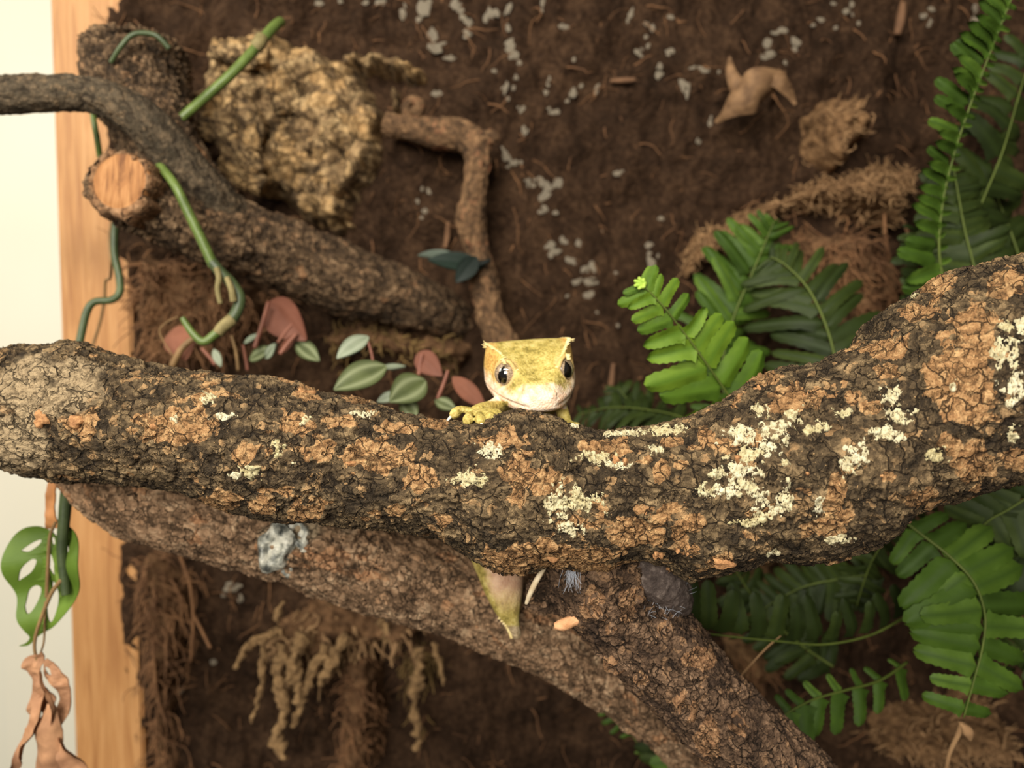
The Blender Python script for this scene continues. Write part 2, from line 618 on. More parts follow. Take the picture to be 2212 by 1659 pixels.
# ------------------------------------------------------------------ white chalky specks on the wall
specks = [(690, 8, 18, 14), (735, 2, 14, 12), (790, 5, 16, 14), (815, 5, 22, 12), (870, 25, 14, 30), (915, 18, 26, 34), (905, 42, 12, 12), (935, 80, 22, 40), (940, 105, 30, 20),
          (970, 125, 26, 14), (985, 8, 30, 26), (1003, 45, 24, 32), (1005, 75, 20, 20), (1060, 25, 22, 34), (1100, 15, 14, 30), (1170, 10, 12, 28), (1098, 62, 10, 18), (1105, 95, 28, 30),
          (1112, 120, 18, 18), (1122, 135, 10, 12), (1068, 155, 12, 12), (1115, 165, 10, 18), (1090, 195, 14, 22), (1108, 190, 14, 12), (1095, 215, 12, 10), (1130, 238, 22, 14), (1132, 280, 10, 30),
          (890, 180, 12, 20), (948, 205, 28, 26), (845, 290, 8, 22), (1095, 335, 32, 30), (1110, 352, 26, 16), (1185, 175, 12, 20), (1180, 198, 16, 14), (1195, 240, 22, 16), (1225, 60, 24, 20), (1238, 198, 14, 22),
          (1225, 218, 14, 12), (1255, 185, 12, 14), (1290, 192, 10, 30), (1240, 128, 12, 12), (1362, 32, 14, 22), (1395, 50, 16, 30), (1408, 62, 14, 18), (1395, 78, 10, 16), (1447, 38, 16, 14),
          (1380, 112, 22, 16), (1400, 100, 10, 10), (1446, 112, 22, 18), (1425, 158, 14, 36), (1478, 180, 18, 54), (1515, 150, 34, 12), (1552, 155, 12, 12), (1535, 262, 10, 22), (1510, 305, 10, 20), (1335, 373, 26, 10),
          (1140, 395, 12, 20), (1165, 390, 26, 26), (1180, 410, 26, 30), (1208, 395, 18, 24), (1172, 430, 24, 22), (1176, 450, 20, 16), (1200, 460, 12, 10), (912, 408, 10, 10), (900, 435, 12, 16), (925, 412, 12, 16), (918, 455, 14, 12), (912, 470, 16, 10),
          (1190, 530, 24, 22), (1215, 520, 24, 22), (1198, 545, 30, 18), (1250, 525, 16, 16), (1232, 560, 28, 16), (1258, 583, 30, 16), (1280, 575, 12, 24), (1245, 610, 22, 16), (1275, 608, 26, 14), (1272, 638, 28, 20),
          (1290, 610, 14, 8), (1402, 530, 16, 14), (1408, 565, 26, 40), (1428, 472, 16, 12), (1335, 703, 10, 10), (1290, 675, 10, 8), (1665, 95, 20, 44), (1690, 65, 34, 14), (1662, 120, 26, 20), (1715, 88, 30, 18), (1715, 108, 14, 16),
          (1695, 138, 14, 14), (1770, 45, 30, 18), (1805, 60, 10, 10), (1835, 12, 26, 24), (1840, 30, 10, 12), (1855, 50, 8, 12), (1800, 8, 14, 10), (2012, 20, 14, 12), (1995, 35, 16, 12), (2008, 52, 10, 18), (2105, 15, 18, 18), (2110, 50, 26, 26), (2105, 30, 10, 16),
          (500, 1270, 34, 18), (485, 1285, 16, 14), (520, 1290, 10, 22), (462, 1430, 14, 20), (388, 1490, 20, 16), (1225, 640, 10, 8), (1330, 590, 8, 8), (1300, 500, 8, 8), (1445, 900, 16, 22),
          (700, 285, 16, 14), (720, 300, 14, 20), (690, 255, 10, 10)]
speck_meshes = []
for k in range(6):
    bm = bmesh.new()
    bmesh.ops.create_icosphere(bm, subdivisions=2, radius=0.5)
    co = np.array([v.co for v in bm.verts])
    d = fbm(co * 2.2 + 17 * k, 3)
    for v, q in zip(bm.verts, d):
        v.co *= 1 + 0.75 * q
    me = bpy.data.meshes.new('white_speck')
    bm.to_mesh(me)
    bm.free()
    me.polygons.foreach_set('use_smooth', [True] * len(me.polygons))
    me.materials.append(MT['droppings'])
    speck_meshes.append(me)
ii = 0
for (px, py, w, hgt) in specks:
    parts = 1 if max(w, hgt) < 18 else 3
    for q in range(parts):
        jx, jy = (0, 0) if q == 0 else RNG.uniform(-0.55, 0.55, 2)
        sc_ = 1.0 if q == 0 else RNG.uniform(0.35, 0.7)
        c = wall_pt(px + jx * w, py + jy * hgt)[0]
        o = bpy.data.objects.new('white_speck', speck_meshes[ii % 6])
        ii += 1
        COL.objects.link(o)
        o.parent = wall
        o.location = c
        m_ = PXM(c[1])
        o.scale = (w * m_ * sc_ * RNG.uniform(0.6, 1.1), 0.0012, hgt * m_ * sc_ * RNG.uniform(0.75, 1.2))
        o.rotation_euler = (0, RNG.uniform(-0.5, 0.5), 0)

# ------------------------------------------------------------------ bark
def bark_field(p, seed, lump, plate, crackw, cork_bias, stretch=(1, 1, 1)):
    """p in mm -> displacement mm, cork, crack, tone"""
    q = p * np.asarray(stretch) + 37.0 * seed
    d = lump[0] * fbm(q / lump[1], 3)
    wv = np.stack([fbm(q / 5 + 3, 2), fbm(q / 5 + 19, 2), fbm(q / 5 + 41, 2)], -1)
    f1, f2, idr = worley((q + wv * 3.2) / plate[0])
    e = f2 - f1
    crack = sstep(crackw, 0.0, e) * sstep(-0.35, 0.15, fbm(q / 13 + 7, 2) + 0.1)
    ck = fbm(q / 9 + 77, 4) + 0.25 * (idr - 0.5) + cork_bias
    cork = sstep(0.16, 0.24, ck)
    h1, h2, hid = worley((q + wv * 2.0) / (plate[0] * 0.42) + 9)
    d += plate[1] * (idr - 0.5) * (1 - crack) * sstep(0.0, 0.08, e)
    d += 0.45 * plate[1] * (hid - 0.5) * sstep(0.0, 0.12, h2 - h1) - 0.25 * plate[2] * sstep(0.10, 0.0, h2 - h1)
    crack = np.maximum(crack, 0.45 * sstep(0.09, 0.0, h2 - h1))
    d -= plate[2] * crack
    g1, g2, _ = worley((q + wv) / 1.9)
    d += cork * (-0.2 + 0.55 * (0.55 - g1))
    d += 0.42 * fbm(q / 2.6 + 2, 3) + 0.85 * (0.22 - np.abs(fbm(q / 4.2 + 8, 4))) + 0.34 * fbm(q / 0.9, 2)
    tone = np.clip(0.36 + 0.3 * (idr - 0.4) + 0.3 * (hid - 0.5) + 0.6 * fbm(q / 5 + 31, 4), 0, 1)
    return d, cork, crack, tone


def ell_mask(px, py, lst, soft, warp):
    m = np.zeros(len(px))
    for (a0, b0, a1, b1) in lst:
        cx, cy, rx, ry = (a0 + a1) / 2, (b0 + b1) / 2, (a1 - a0) / 2, (b1 - b0) / 2
        r = np.sqrt(((px - cx) / rx) ** 2 + ((py - cy) / ry) ** 2)
        m = np.maximum(m, sstep(1.0 + soft, 1.0 - soft, r + warp))
    return m


def finish_branch(name, G, mat, parent, seed, lump, plate, crackw, bias, stretch=(1, 1, 1), corkpx=None, bleachpx=None, label=None, along=None):
    n, m, _ = G.shape
    N = normals_grid(G, True)
    C = G.mean(1, keepdims=True)
    s = np.sign(((G - C) * N).sum(-1).mean())
    N = N * s
    p = G.reshape(-1, 3) * 1000
    pf = p
    if along:
        cc = G.mean(1)
        sl = np.concatenate([[0], np.cumsum(np.linalg.norm(np.diff(cc, axis=0), axis=1))]) * 1000 * along
        rr_ = np.linalg.norm(G - cc[:, None], axis=2).mean(1) * 1000
        fa = np.linspace(0, 2 * math.pi, m, endpoint=False)
        pf = np.stack([np.repeat(sl, m), np.outer(rr_, np.cos(fa)).ravel(), np.outer(rr_, np.sin(fa)).ravel()], -1)
    d, cork, crack, tone = bark_field(pf, seed, lump, plate, crackw, bias, stretch)
    bl = np.zeros(len(p))
    px, py = proj(G.reshape(-1, 3))
    front = (N.reshape(-1, 3)[:, 1] < 0.25)
    if corkpx:
        w = 0.9 * fbm(p / 5 + 60, 4)
        mk = ell_mask(px, py, corkpx, 0.06, w) * front
        cork = np.maximum(mk, cork * 0.8)
        d = d + mk * 0.15
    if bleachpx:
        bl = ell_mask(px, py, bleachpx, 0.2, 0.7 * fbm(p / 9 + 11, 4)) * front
    V = G.reshape(-1, 3) + N.reshape(-1, 3) * (d / 1000)[:, None]
    cv, ct = caps(V.reshape(n, m, 3))
    q = grid_quads(n, m, True)
    if s > 0: pass
    me = mesh_np(name, np.concatenate([V, cv]), q, ct)
    for nm, v in (('cork', cork), ('crack', crack), ('tone', tone), ('bleach_haze', bl)):
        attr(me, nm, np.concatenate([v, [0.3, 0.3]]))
    o = obj(name, me, mat, parent)
    if label: o['label'] = label
    return o, V.reshape(n, m, 3), N


# main branch -----------------------------------------------------------------
top = np.array([(-120, 770), (0, 755), (60, 742), (120, 740), (175, 738), (250, 765), (330, 785), (400, 795), (480, 803), (560, 815), (640, 830), (700, 848), (760, 855), (800, 865), (860, 890), (950, 905), (1010, 910), (1060, 897),
                (1110, 885), (1160, 892), (1200, 905), (1250, 922), (1300, 930), (1400, 918), (1450, 908), (1500, 893), (1560, 858), (1600, 830), (1640, 805), (1700, 785), (1780, 775), (1850, 745), (1885, 722), (1900, 680), (1960, 645), (2040, 590),
                (2120, 570), (2212, 550), (2340, 520)], float)
bot = np.array([(-120, 1000), (0, 1005), (70, 1032), (150, 1042), (200, 1038), (290, 1050), (400, 1062), (440, 1085), (520, 1110), (598, 1124), (742, 1133), (858, 1146), (945, 1165), (1000, 1197), (1046, 1226), (1090, 1243), (1133, 1237),
                (1180, 1222), (1200, 1222), (1254, 1229), (1311, 1230), (1364, 1208), (1430, 1215), (1490, 1254), (1543, 1245), (1601, 1229), (1630, 1218), (1745, 1219), (1826, 1196), (1861, 1179), (1899, 1147), (1919, 1125), (1991, 1094), (2064, 1082),
                (2122, 1060), (2212, 1043), (2340, 1010)], float)
n, m = 900, 300
bx = np.linspace(-110, 2330, n)
yt = np.interp(bx, top[:, 0], top[:, 1])
yb = np.interp(bx, bot[:, 0], bot[:, 1])
ker = np.hanning(13); ker /= ker.sum()
yt = np.convolve(np.pad(yt, 6, 'edge'), ker, 'valid')
yb = np.convolve(np.pad(yb, 6, 'edge'), ker, 'valid')
Yc = np.interp(bx, [-120, 300, 1100, 1700, 2340], [0.236, 0.226, 0.213, 0.205, 0.196])
Cc = P(bx, (yt + yb) / 2, Yc)
rv = np.linalg.norm(P(bx, yt, Yc) - P(bx, yb, Yc), axis=1) / 2 * 0.985
rd = 0.42 * rv + 0.5 * np.convolve(np.pad(rv, 60, 'edge'), np.ones(121) / 121, 'valid')
ph = np.linspace(0, 2 * math.pi, m, endpoint=False)
cs, sn = np.cos(ph), np.sin(ph)
G = Cc[:, None] + (rv[:, None] * np.sign(cs) * np.abs(cs) ** 0.93)[..., None] * UPV + (rd[:, None] * np.sign(sn) * np.abs(sn) ** 0.93)[..., None] * FWD
corkpx = [(725, 950, 890, 1020), (873, 1003, 945, 1066), (670, 945, 725, 1003), (607, 887, 673, 936), (632, 838, 693, 869), (742, 843, 806, 875), (809, 913, 893, 936), (907, 901, 968, 924), (1032, 924, 1136, 968),
          (1085, 968, 1150, 1072), (838, 1086, 881, 1115), (540, 1069, 604, 1104), (1043, 1180, 1180, 1245), (1080, 1165, 1345, 1245), (1253, 948, 1369, 988), (1433, 945, 1480, 970), (1413, 991, 1445, 1037), (1500, 921, 1549, 962), (1534, 950, 1589, 980),
          (1476, 1110, 1531, 1147), (1311, 1118, 1416, 1185), (1455, 996, 1485, 1014), (1653, 826, 1771, 898), (1829, 840, 1858, 872), (1855, 864, 1902, 898), (1780, 1028, 1832, 1138), (1725, 1121, 1826, 1167), (2035, 800, 2162, 924), (2061, 950, 2139, 1043),
          (2170, 970, 2230, 1012), (1957, 1050, 2026, 1096), (2122, 579, 2230, 637), (2049, 651, 2150, 767), (1948, 654, 2023, 695), (1986, 590, 2064, 640), (1997, 738, 2150, 860), (300, 887, 463, 962), (434, 1060, 515, 1107), (503, 947, 555, 997),
          (620, 1085, 700, 1120), (1530, 1190, 1590, 1225), (1500, 1225, 1545, 1245), (140, 895, 190, 935), (1860, 735, 1950, 775), (1620, 800, 1690, 830)]
branch = thing('branch', 'thick rough bark branch carrying the gecko, cracked, with orange cork and cream lichen', 'branch', Cc[n // 2])
bark_o, BV, BN = finish_branch('bark', G, MT['bark'], branch, 1, (1.9, 24), (6.0, 0.95, 0.9), 0.075, -0.14, (0.72, 1, 1.15), corkpx, [(-40, 775, 235, 900), (-40, 900, 110, 1020)])  # last ellipses: pale wood plus lens haze painted into the left end's colour
BF = BV.reshape(-1, 3)
bpx, bpy_ = proj(BF)
bfront = BN.reshape(-1, 3)[:, 1] < 0.2


def surf_at(px, py, front=None):
    dd = (bpx - px) ** 2 + (bpy_ - py) ** 2 + np.where(bfront, 0, 1e9)
    return int(np.argmin(dd))


# lichen patches: thin crusts that follow the modelled bark
lichens = [(1200, 1085, 38, 45), (1255, 1085, 48, 38), (1230, 1143, 28, 20), (1290, 988, 52, 18), (1335, 1000, 45, 12), (1350, 935, 55, 9), (1440, 928, 52, 16), (1415, 972, 22, 12), (1600, 940, 42, 26), (1670, 940, 40, 30), (1620, 985, 45, 20), (1655, 965, 30, 30),
           (1545, 1020, 20, 16), (1600, 1015, 40, 28), (1530, 1065, 22, 22), (1570, 1060, 26, 18), (1610, 1052, 34, 26), (1640, 1070, 22, 24), (1700, 1075, 18, 38), (1670, 1100, 36, 20), (1610, 1128, 45, 12), (1650, 1118, 24, 12), (1768, 1090, 14, 30), (1015, 1035, 38, 22), (1060, 970, 32, 22),
           (1045, 1040, 20, 14), (1930, 855, 26, 34), (1945, 890, 30, 28), (1910, 935, 36, 22), (1850, 985, 28, 34), (1830, 1005, 22, 22), (2022, 990, 24, 24), (2170, 760, 34, 40), (2190, 840, 30, 36), (2190, 940, 24, 18), (2172, 705, 18, 14), (2205, 700, 20, 20), (1810, 1165, 36, 14), (1670, 1194, 13, 9), (540, 1020, 28, 20),
           (600, 965, 16, 24), (508, 1025, 16, 12), (632, 1005, 10, 14), (1820, 895, 24, 14), (1775, 920, 30, 16), (1640, 890, 22, 18), (1715, 900, 28, 20), (1740, 928, 26, 12), (1945, 945, 18, 12), (660, 905, 16, 20), (790, 895, 28, 10), (1970, 580 + 60, 30, 8), (1240, 920, 14, 5), (450, 860, 22, 14), (380, 905, 14, 12), (480, 900, 30, 10), (1690, 1000, 14, 10), (1640, 1018, 12, 12), (2060, 830, 12, 12)]
for k, (px, py, rx, ry) in enumerate(lichens):
    c = surf_at(px, py)
    ci, cj = divmod(c, m)
    Yd = BF[c, 1]
    di = int(rx * 1.35 / (2440 / n)) + 2
    circ = math.pi * (rv[ci] + rd[ci]) / m
    dj = int(ry * 1.5 * PXM(Yd) / circ) + 2
    ia = np.arange(max(0, ci - di), min(n, ci + di + 1))
    ja = (np.arange(cj - dj, cj + dj + 1)) % m
    sub, nor = BV[np.ix_(ia, ja)], BN[np.ix_(ia, ja)]
    # refine 2x
    def up2(A):
        B = np.repeat(np.repeat(A, 2, 0), 2, 1)[:-1, :-1]
        B[1::2] = (B[0:-1:2] + B[2::2]) / 2
        B[:, 1::2] = (B[:, 0:-1:2] + B[:, 2::2]) / 2
        return B
    sub, nor = up2(sub), up2(nor)
    a, b, _ = sub.shape
    qx, qy = proj(sub.reshape(-1, 3))
    r = np.sqrt(((qx - px) / rx) ** 2 + ((qy - py) / ry) ** 2)
    pm = sub.reshape(-1, 3) * 1000
    f1, f2, idr = worley(pm / 1.3 + 5)
    val = 0.9 - r + 1.25 * fbm(pm / 2.4 + k, 4) + 0.55 * (idr - 0.5)
    mask = (val > 0.16) & (f2 - f1 > 0.05 * (1.2 - val))
    lift = (0.08 + 0.22 * sstep(0.16, 0.4, val) + 0.15 * (idr - 0.5) - 0.2 * sstep(0.14, 0.0, f2 - f1)) * 1e-3
    lift = np.where(mask, lift, -2.5e-4)
    Q = grid_quads(a, b)
    keep = mask[Q].sum(1) >= 2
    Q = Q[keep]
    if len(Q) < 3: continue
    used, inv = np.unique(Q, return_inverse=True)
    V = sub.reshape(-1, 3)[used] + nor.reshape(-1, 3)[used] * lift[used][:, None]
    obj('lichen_patch', mesh_np('lichen_patch', V, inv.reshape(-1, 4)), MT['lichen'], branch)

# loose bark flakes standing off the surface
flakes = [(1195, 1205, 16, 10), (1465, 1190, 18, 14), (1485, 1195, 14, 16), (1448, 1230, 22, 8), (1420, 1195, 12, 10), (1560, 1215, 26, 14), (1595, 990, 8, 10), (1745, 1022, 9, 8), (1905, 1030, 10, 12), (1745, 850, 10, 8), (660, 850, 24, 12), (1330, 995, 8, 9), (1350, 997, 6, 8), (330, 920, 16, 10), (1480, 1085, 10, 5), (1395, 1110, 14, 14), (1640, 840, 12, 6), (90, 905, 14, 18), (165, 912, 16, 16), (760, 1000, 14, 8)]
for k, (px, py, rx, ry) in enumerate(flakes):
    c = surf_at(px, py)
    nrm = BN.reshape(-1, 3)[c]
    ctr = BF[c] + nrm * 0.0005
    t1 = np.cross(nrm, UPV); t1 /= np.linalg.norm(t1)
    t2 = np.cross(t1, nrm)
    s_ = PXM(BF[c, 1])
    na, nr = 16, 4
    V = [ctr + nrm * 0.0009]
    for q in range(1, nr + 1):
        for w in range(na):
            an_ = w / na * 6.2832
            rr = q / nr * (1 + 0.28 * math.sin(3 * an_ + k) + 0.18 * math.sin(5 * an_ + 2 * k))
            V.append(ctr + (t1 * math.cos(an_) * rx + t2 * math.sin(an_) * ry) * s_ * rr + nrm * (0.0009 * math.cos(2 * rr + k) - (0.0016 if q == nr else 0)))
    T = [(0, 1 + w, 1 + (w + 1) % na) for w in range(na)]
    Q = [(1 + (q - 1) * na + w, 1 + q * na + w, 1 + q * na + (w + 1) % na, 1 + (q - 1) * na + (w + 1) % na) for q in range(1, nr) for w in range(na)]
    obj('bark_flake', mesh_np('bark_flake', np.array(V), Q, T), MT['flake'], branch)


def branch_px(name, mat, pts, n, m, seed, lump, plate, crackw, bias, parent=None, **kw):
    """pts rows: px, py, Y, radius px"""
    pts = np.asarray(pts, float)
    C = P(pts[:, 0], pts[:, 1], pts[:, 2])
    R = pts[:, 3] * PXM(pts[:, 2])
    _, G = tube_grid(C, R, n, m)
    kw.setdefault('along', 0.55)
    return finish_branch(name, G, mat, parent, seed, lump, plate, crackw, bias, **kw)


# rear lower branch -------------------------------------------------------------
rb = thing('branch', 'lower rear branch running down behind the thick branch, with a pale silvery knot', 'branch', P(700, 1200, 0.268))
_, RV, RN = branch_px('bark', MT['bark_rear'], [(150, 965, 0.262, 50), (205, 1015, 0.262, 72), (300, 1066, 0.264, 96), (500, 1120, 0.266, 104), (620, 1150, 0.267, 108), (750, 1195, 0.268, 106), (900, 1250, 0.27, 102), (1050, 1305, 0.272, 96), (1160, 1355, 0.275, 92),
                                       (1270, 1425, 0.278, 84), (1370, 1510, 0.282, 68), (1450, 1580, 0.287, 58), (1540, 1680, 0.293, 54)], 520, 170, 4, (2.0, 26), (4.6, 1.5, 1.0), 0.12, -0.12, rb,
                      bleachpx=[(560, 1120, 700, 1180)])


# fork branch going down to the right ------------------------------------------
fb = thing('branch', 'knobbly fork branch slanting down to the ferns from under the thick branch', 'branch', P(1400, 1400, 0.226))
_, FV, FN = branch_px('bark', MT['bark_fork'], [(1265, 1140, 0.226, 120), (1300, 1215, 0.226, 135), (1325, 1270, 0.226, 128), (1375, 1345, 0.226, 108), (1440, 1425, 0.226, 106), (1520, 1515, 0.226, 100), (1610, 1600, 0.227, 101), (1690, 1680, 0.228, 102), (1780, 1770, 0.23, 102)],
                      440, 240, 9, (1.8, 15), (3.6, 1.0, 0.8), 0.1, -0.24, fb, corkpx=[(1255, 1270, 1310, 1340), (1330, 1275, 1385, 1340), (1425, 1345, 1455, 1375), (1500, 1550, 1560, 1650), (1480, 1400, 1540, 1450), (1305, 1345, 1335, 1370)])
b2 = branch_px('bark_stub', MT['bark_fork'], [(1330, 1235, 0.228, 66), (1260, 1268, 0.228, 56), (1200, 1280, 0.228, 46), (1150, 1285, 0.228, 34), (1136, 1285, 0.228, 24)], 120, 120, 12, (1.2, 10), (2.6, 0.9, 0.7), 0.2, -0.35, fb)
FF = FV.reshape(-1, 3)
fpx, fpy = proj(FF)
ff_front = FN.reshape(-1, 3)[:, 1] < 0.1


def fsurf(px, py):
    c = int(np.argmin((fpx - px) ** 2 + (fpy - py) ** 2 + np.where(ff_front, 0, 1e9)))
    return FF[c], FN.reshape(-1, 3)[c]


def knot(px, py, rpx, k, parent, mat, surf=fsurf, depth=0.9):
    """raised ring of bark around a sunken eye"""
    c, nrm = surf(px, py)
    t1 = np.cross(nrm, UPV); t1 /= np.linalg.norm(t1)
    t2 = np.cross(t1, nrm)
    R = rpx * PXM(c[1])
    na, prof = 28, [(0.0, 0.05), (0.25, 0.02), (0.45, 0.14), (0.62, 0.42), (0.8, 0.50), (1.0, 0.30), (1.25, -0.25)]
    V = []
    for (r, hh) in prof:
        for w in range(na):
            a_ = w / na * 6.2832
            wob = 1 + 0.16 * math.sin(2 * a_ + k) + 0.1 * math.sin(5 * a_ + 2 * k)
            V.append(c + (t1 * math.cos(a_) * 0.8 + t2 * math.sin(a_) * 1.15) * R * r * wob + nrm * R * hh * depth * (1 + 0.3 * math.sin(3 * a_ + k)))
    V = np.array(V)
    me = mesh_np('knot', V, grid_quads(len(prof), na, True))
    V2 = np.array([v.co for v in me.vertices]) * 1000
    attr(me, 'cork', sstep(0.0, 0.2, fbm(V2 / 3, 3) + 0.1)); attr(me, 'crack', np.repeat([0.5, 0.4, 0.2, 0, 0, 0, 0.3], na)); attr(me, 'tone', np.full(len(V), 0.6)); attr(me, 'bleach_haze', np.zeros(len(V)))
    return obj('knot', me, mat, parent)


for k, (px, py, r) in enumerate([(1290, 1310, 26), (1375, 1285, 20), (1323, 1438, 24), (1385, 1472, 20), (1440, 1362, 16), (1325, 1358, 12), (1480, 1525, 30)]):
    knot(px, py, r, k, fb, MT['bark_fork'])
# dark felted web pad and shiny silk in the crotch of the fork
c1 = P(1425, 1243, 0.216)
MW = Mat('felted_web', 0.55, 0.5)
nn = MW.noise(600, 6, 0.7)
MW.col(MW.ramp(nn, [(0.35, (58, 46, 40)), (0.55, (92, 78, 70)), (0.75, (150, 134, 122))]))
MW.bump(nn, 0.001)
MT['web'] = MW.m
pad = np.array([(1330, 1195, 0.222, 30), (1370, 1225, 0.217, 46), (1420, 1252, 0.216, 50), (1455, 1285, 0.219, 42), (1470, 1320, 0.225, 22)], float)
_, Gp = tube_grid(P(pad[:, 0], pad[:, 1], pad[:, 2]), pad[:, 3] * PXM(0.22), 60, 50)
Np = normals_grid(Gp, True)
dp = 0.0012 * fbm(Gp.reshape(-1, 3) * 1000 / 4, 4).reshape(60, 50, 1)
Cp = Gp.mean(1, keepdims=True)
Gp = Gp + (Gp - Cp) / (np.linalg.norm(Gp - Cp, axis=2, keepdims=True) + 1e-9) * dp
cv, ct = caps(Gp)
wp = obj('web_pad', mesh_np('web_pad', np.concatenate([Gp.reshape(-1, 3), cv]), grid_quads(60, 50, True), ct), MT['web'], fb)
wp['label'] = 'dark felted web pad in the crotch'
MS = Mat('silk', 0.25, 0.7)
MS.col((205, 210, 220))
MT['silk'] = MS.m
for (px, py, nst, L, nm) in [(1238, 1232, 60, 0.005, 'silk_tuft'), (1410, 1290, 220, 0.0035, 'web_fibres'), (1360, 1235, 160, 0.003, 'web_fibres')]:
    base = P(px, py, 0.214 if nm == 'web_fibres' else 0.2105)
    sd = np.stack([RNG.normal(0, 0.004 if nm == 'web_fibres' else 0.0011, nst), RNG.normal(0, 0.0006, nst), RNG.normal(0, 0.003 if nm == 'web_fibres' else 0.0008, nst)], -1)
    di = np.stack([RNG.normal(0, 1 if nm == 'web_fibres' else 0.12, nst), RNG.normal(0, 0.3, nst), RNG.normal(0, 1, nst) if nm == 'web_fibres' else -np.ones(nst)], -1)
    strands(nm, base + sd, di, L, 0.00004, 0.05, 0.2, MT['silk'], fb, 5, px)
# pale peeled strip and broken splinter on the stub
s1 = MB(); s1.tube(P(np.array([1176, 1160, 1146, 1137]), np.array([1226, 1252, 1280, 1304]), np.array([0.2135, 0.2125, 0.213, 0.2145])), np.array([5, 6.5, 6, 4]) * PXM(0.22), 16, 8)
MT['peeled'] = simple('peeled_wood', (206, 180, 140), (236, 218, 184), 300, 0.6, 0.0003).m
o = obj('peeled_strip', s1.mesh('peeled_strip'), MT['peeled'], fb)
o['label'] = 'pale peeled strip of wood'
s1 = MB(); s1.tube(P(np.array([1252, 1235, 1215, 1197]), np.array([1336, 1342, 1350, 1352]), 0.2165), np.array([12, 13, 14, 7]) * PXM(0.22), 14, 8)
MT['splinter'] = simple('splinter_wood', (176, 122, 80), (226, 172, 126), 400, 0.7, 0.0006).m
o = obj('wood_splinter', s1.mesh('wood_splinter'), MT['splinter'], fb)
o['label'] = 'pale broken wood splinter'

RF = RV.reshape(-1, 3); rpx_, rpy_ = proj(RF); rfront = RN.reshape(-1, 3)[:, 1] < 0.1
def rsurf(px, py):
    c = int(np.argmin((rpx_ - px) ** 2 + (rpy_ - py) ** 2 + np.where(rfront, 0, 1e9)))
    return RF[c], RN.reshape(-1, 3)[c]
MK = Mat('silver_knot', 0.35, 0.5)
nk = MK.noise(260, 5, 0.6)
MK.col(MK.ramp(nk, [(0.36, (58, 62, 60)), (0.5, (150, 150, 138)), (0.62, (226, 222, 204))]))
MK.bump(nk, 0.0012)
MT['silverknot'] = MK.m
for (px, py, r, k) in [(592, 1183, 40, 3), (620, 1225, 20, 5), (645, 1150, 26, 6), (600, 1150, 18, 8)]:
    o = knot(px, py, r, k, rb, MT['bark_rear'], rsurf, 0.7)
    o.data.materials.clear(); o.data.materials.append(MT['silverknot'])
    o['label'] = 'pale silvery knot'

# upper left timber ---------------------------------------------------------------
ul = thing('branch', 'sawn upper branch with a round cut end, slanting down from the pine post', 'branch', P(330, 460, 0.31))
branch_px('bark', MT['bark_upper'], [(262, 396, 0.2975, 62), (270, 402, 0.301, 74), (312, 422, 0.309, 80), (400, 466, 0.320, 84), (520, 515, 0.335, 80), (640, 562, 0.350, 78), (760, 610, 0.362, 74), (860, 642, 0.374, 64), (940, 672, 0.388, 52), (1010, 700, 0.406, 40)], 300, 130, 14, (2.2, 22), (4.0, 1.4, 1.0), 0.14, -0.22, ul)
branch_px('bark_upper_arm', MT['bark_upper'], [(292, 82, 0.334, 52), (292, 88, 0.334, 84), (292, 112, 0.334, 100), (296, 165, 0.332, 103), (315, 235, 0.328, 94), (345, 310, 0.324, 84), (390, 390, 0.322, 78), (440, 460, 0.325, 74)], 260, 150, 17, (2.4, 16), (2.6, 2.2, 1.0), 0.25, -0.2, ul)
# cut face
cf = P(258, 391, 0.2925)
ax = P(310, 420, 0.308) - P(238, 396, 0.296); ax /= np.linalg.norm(ax)
ax = np.array([0.10, 0.985, -0.12]); ax /= np.linalg.norm(ax)
t1 = np.cross(ax, [0, 0, 1.0]); t1 /= np.linalg.norm(t1); t2 = np.cross(t1, ax)
R = 63 * PXM(0.2925)
na = 64
mb = MB()
prof = [(0.0, 0), (0.3, 0.0), (0.6, 0.0), (0.86, 0.0), (0.90, 0.035), (0.95, 0.0), (1.0, 0.03), (1.0, 0.4), (1.0, 0.9)]
ang = np.arange(na) / na * 6.2832
rings = []
for (r, dd_) in prof:
    wob = 1 + 0.03 * np.sin(3 * ang + 1) + 0.02 * np.sin(7 * ang)
    rings.append(cf + (np.cos(ang)[:, None] * t1 + np.sin(ang)[:, None] * t2) * (R * r * wob)[:, None] + ax * R * dd_)
mb.add(np.concatenate(rings), grid_quads(len(prof), na, True))
o = obj('cut_face', mb.mesh('cut_face'), MT['sawn'], ul)
o['label'] = 'round orange sawn cut face'
mb = MB()
rings = []
for (r, dd_) in [(0.93, 0.03), (0.98, -0.06), (1.10, -0.02), (1.18, 0.15), (1.20, 0.5), (1.16, 1.1)]:
    wob = 1 + 0.07 * np.sin(4 * ang) + 0.06 * np.sin(9 * ang + 2) + 0.05 * np.sin(17 * ang) + 0.10 * np.cos(ang + 2.2)
    rings.append(cf + (np.cos(ang)[:, None] * t1 + np.sin(ang)[:, None] * t2) * (R * (r * wob if r > 1 else r + 0 * wob))[:, None] + ax * R * dd_)
V = np.concatenate(rings)
me = mesh_np('bark_rim', V, grid_quads(6, na, True))
for nm_, v_ in (('cork', 0.6), ('crack', 0.0), ('tone', 0.6), ('bleach_haze', 0.0)): attr(me, nm_, np.full(len(V), v_))
obj('bark_rim', me, MT['bark_upper'], ul)

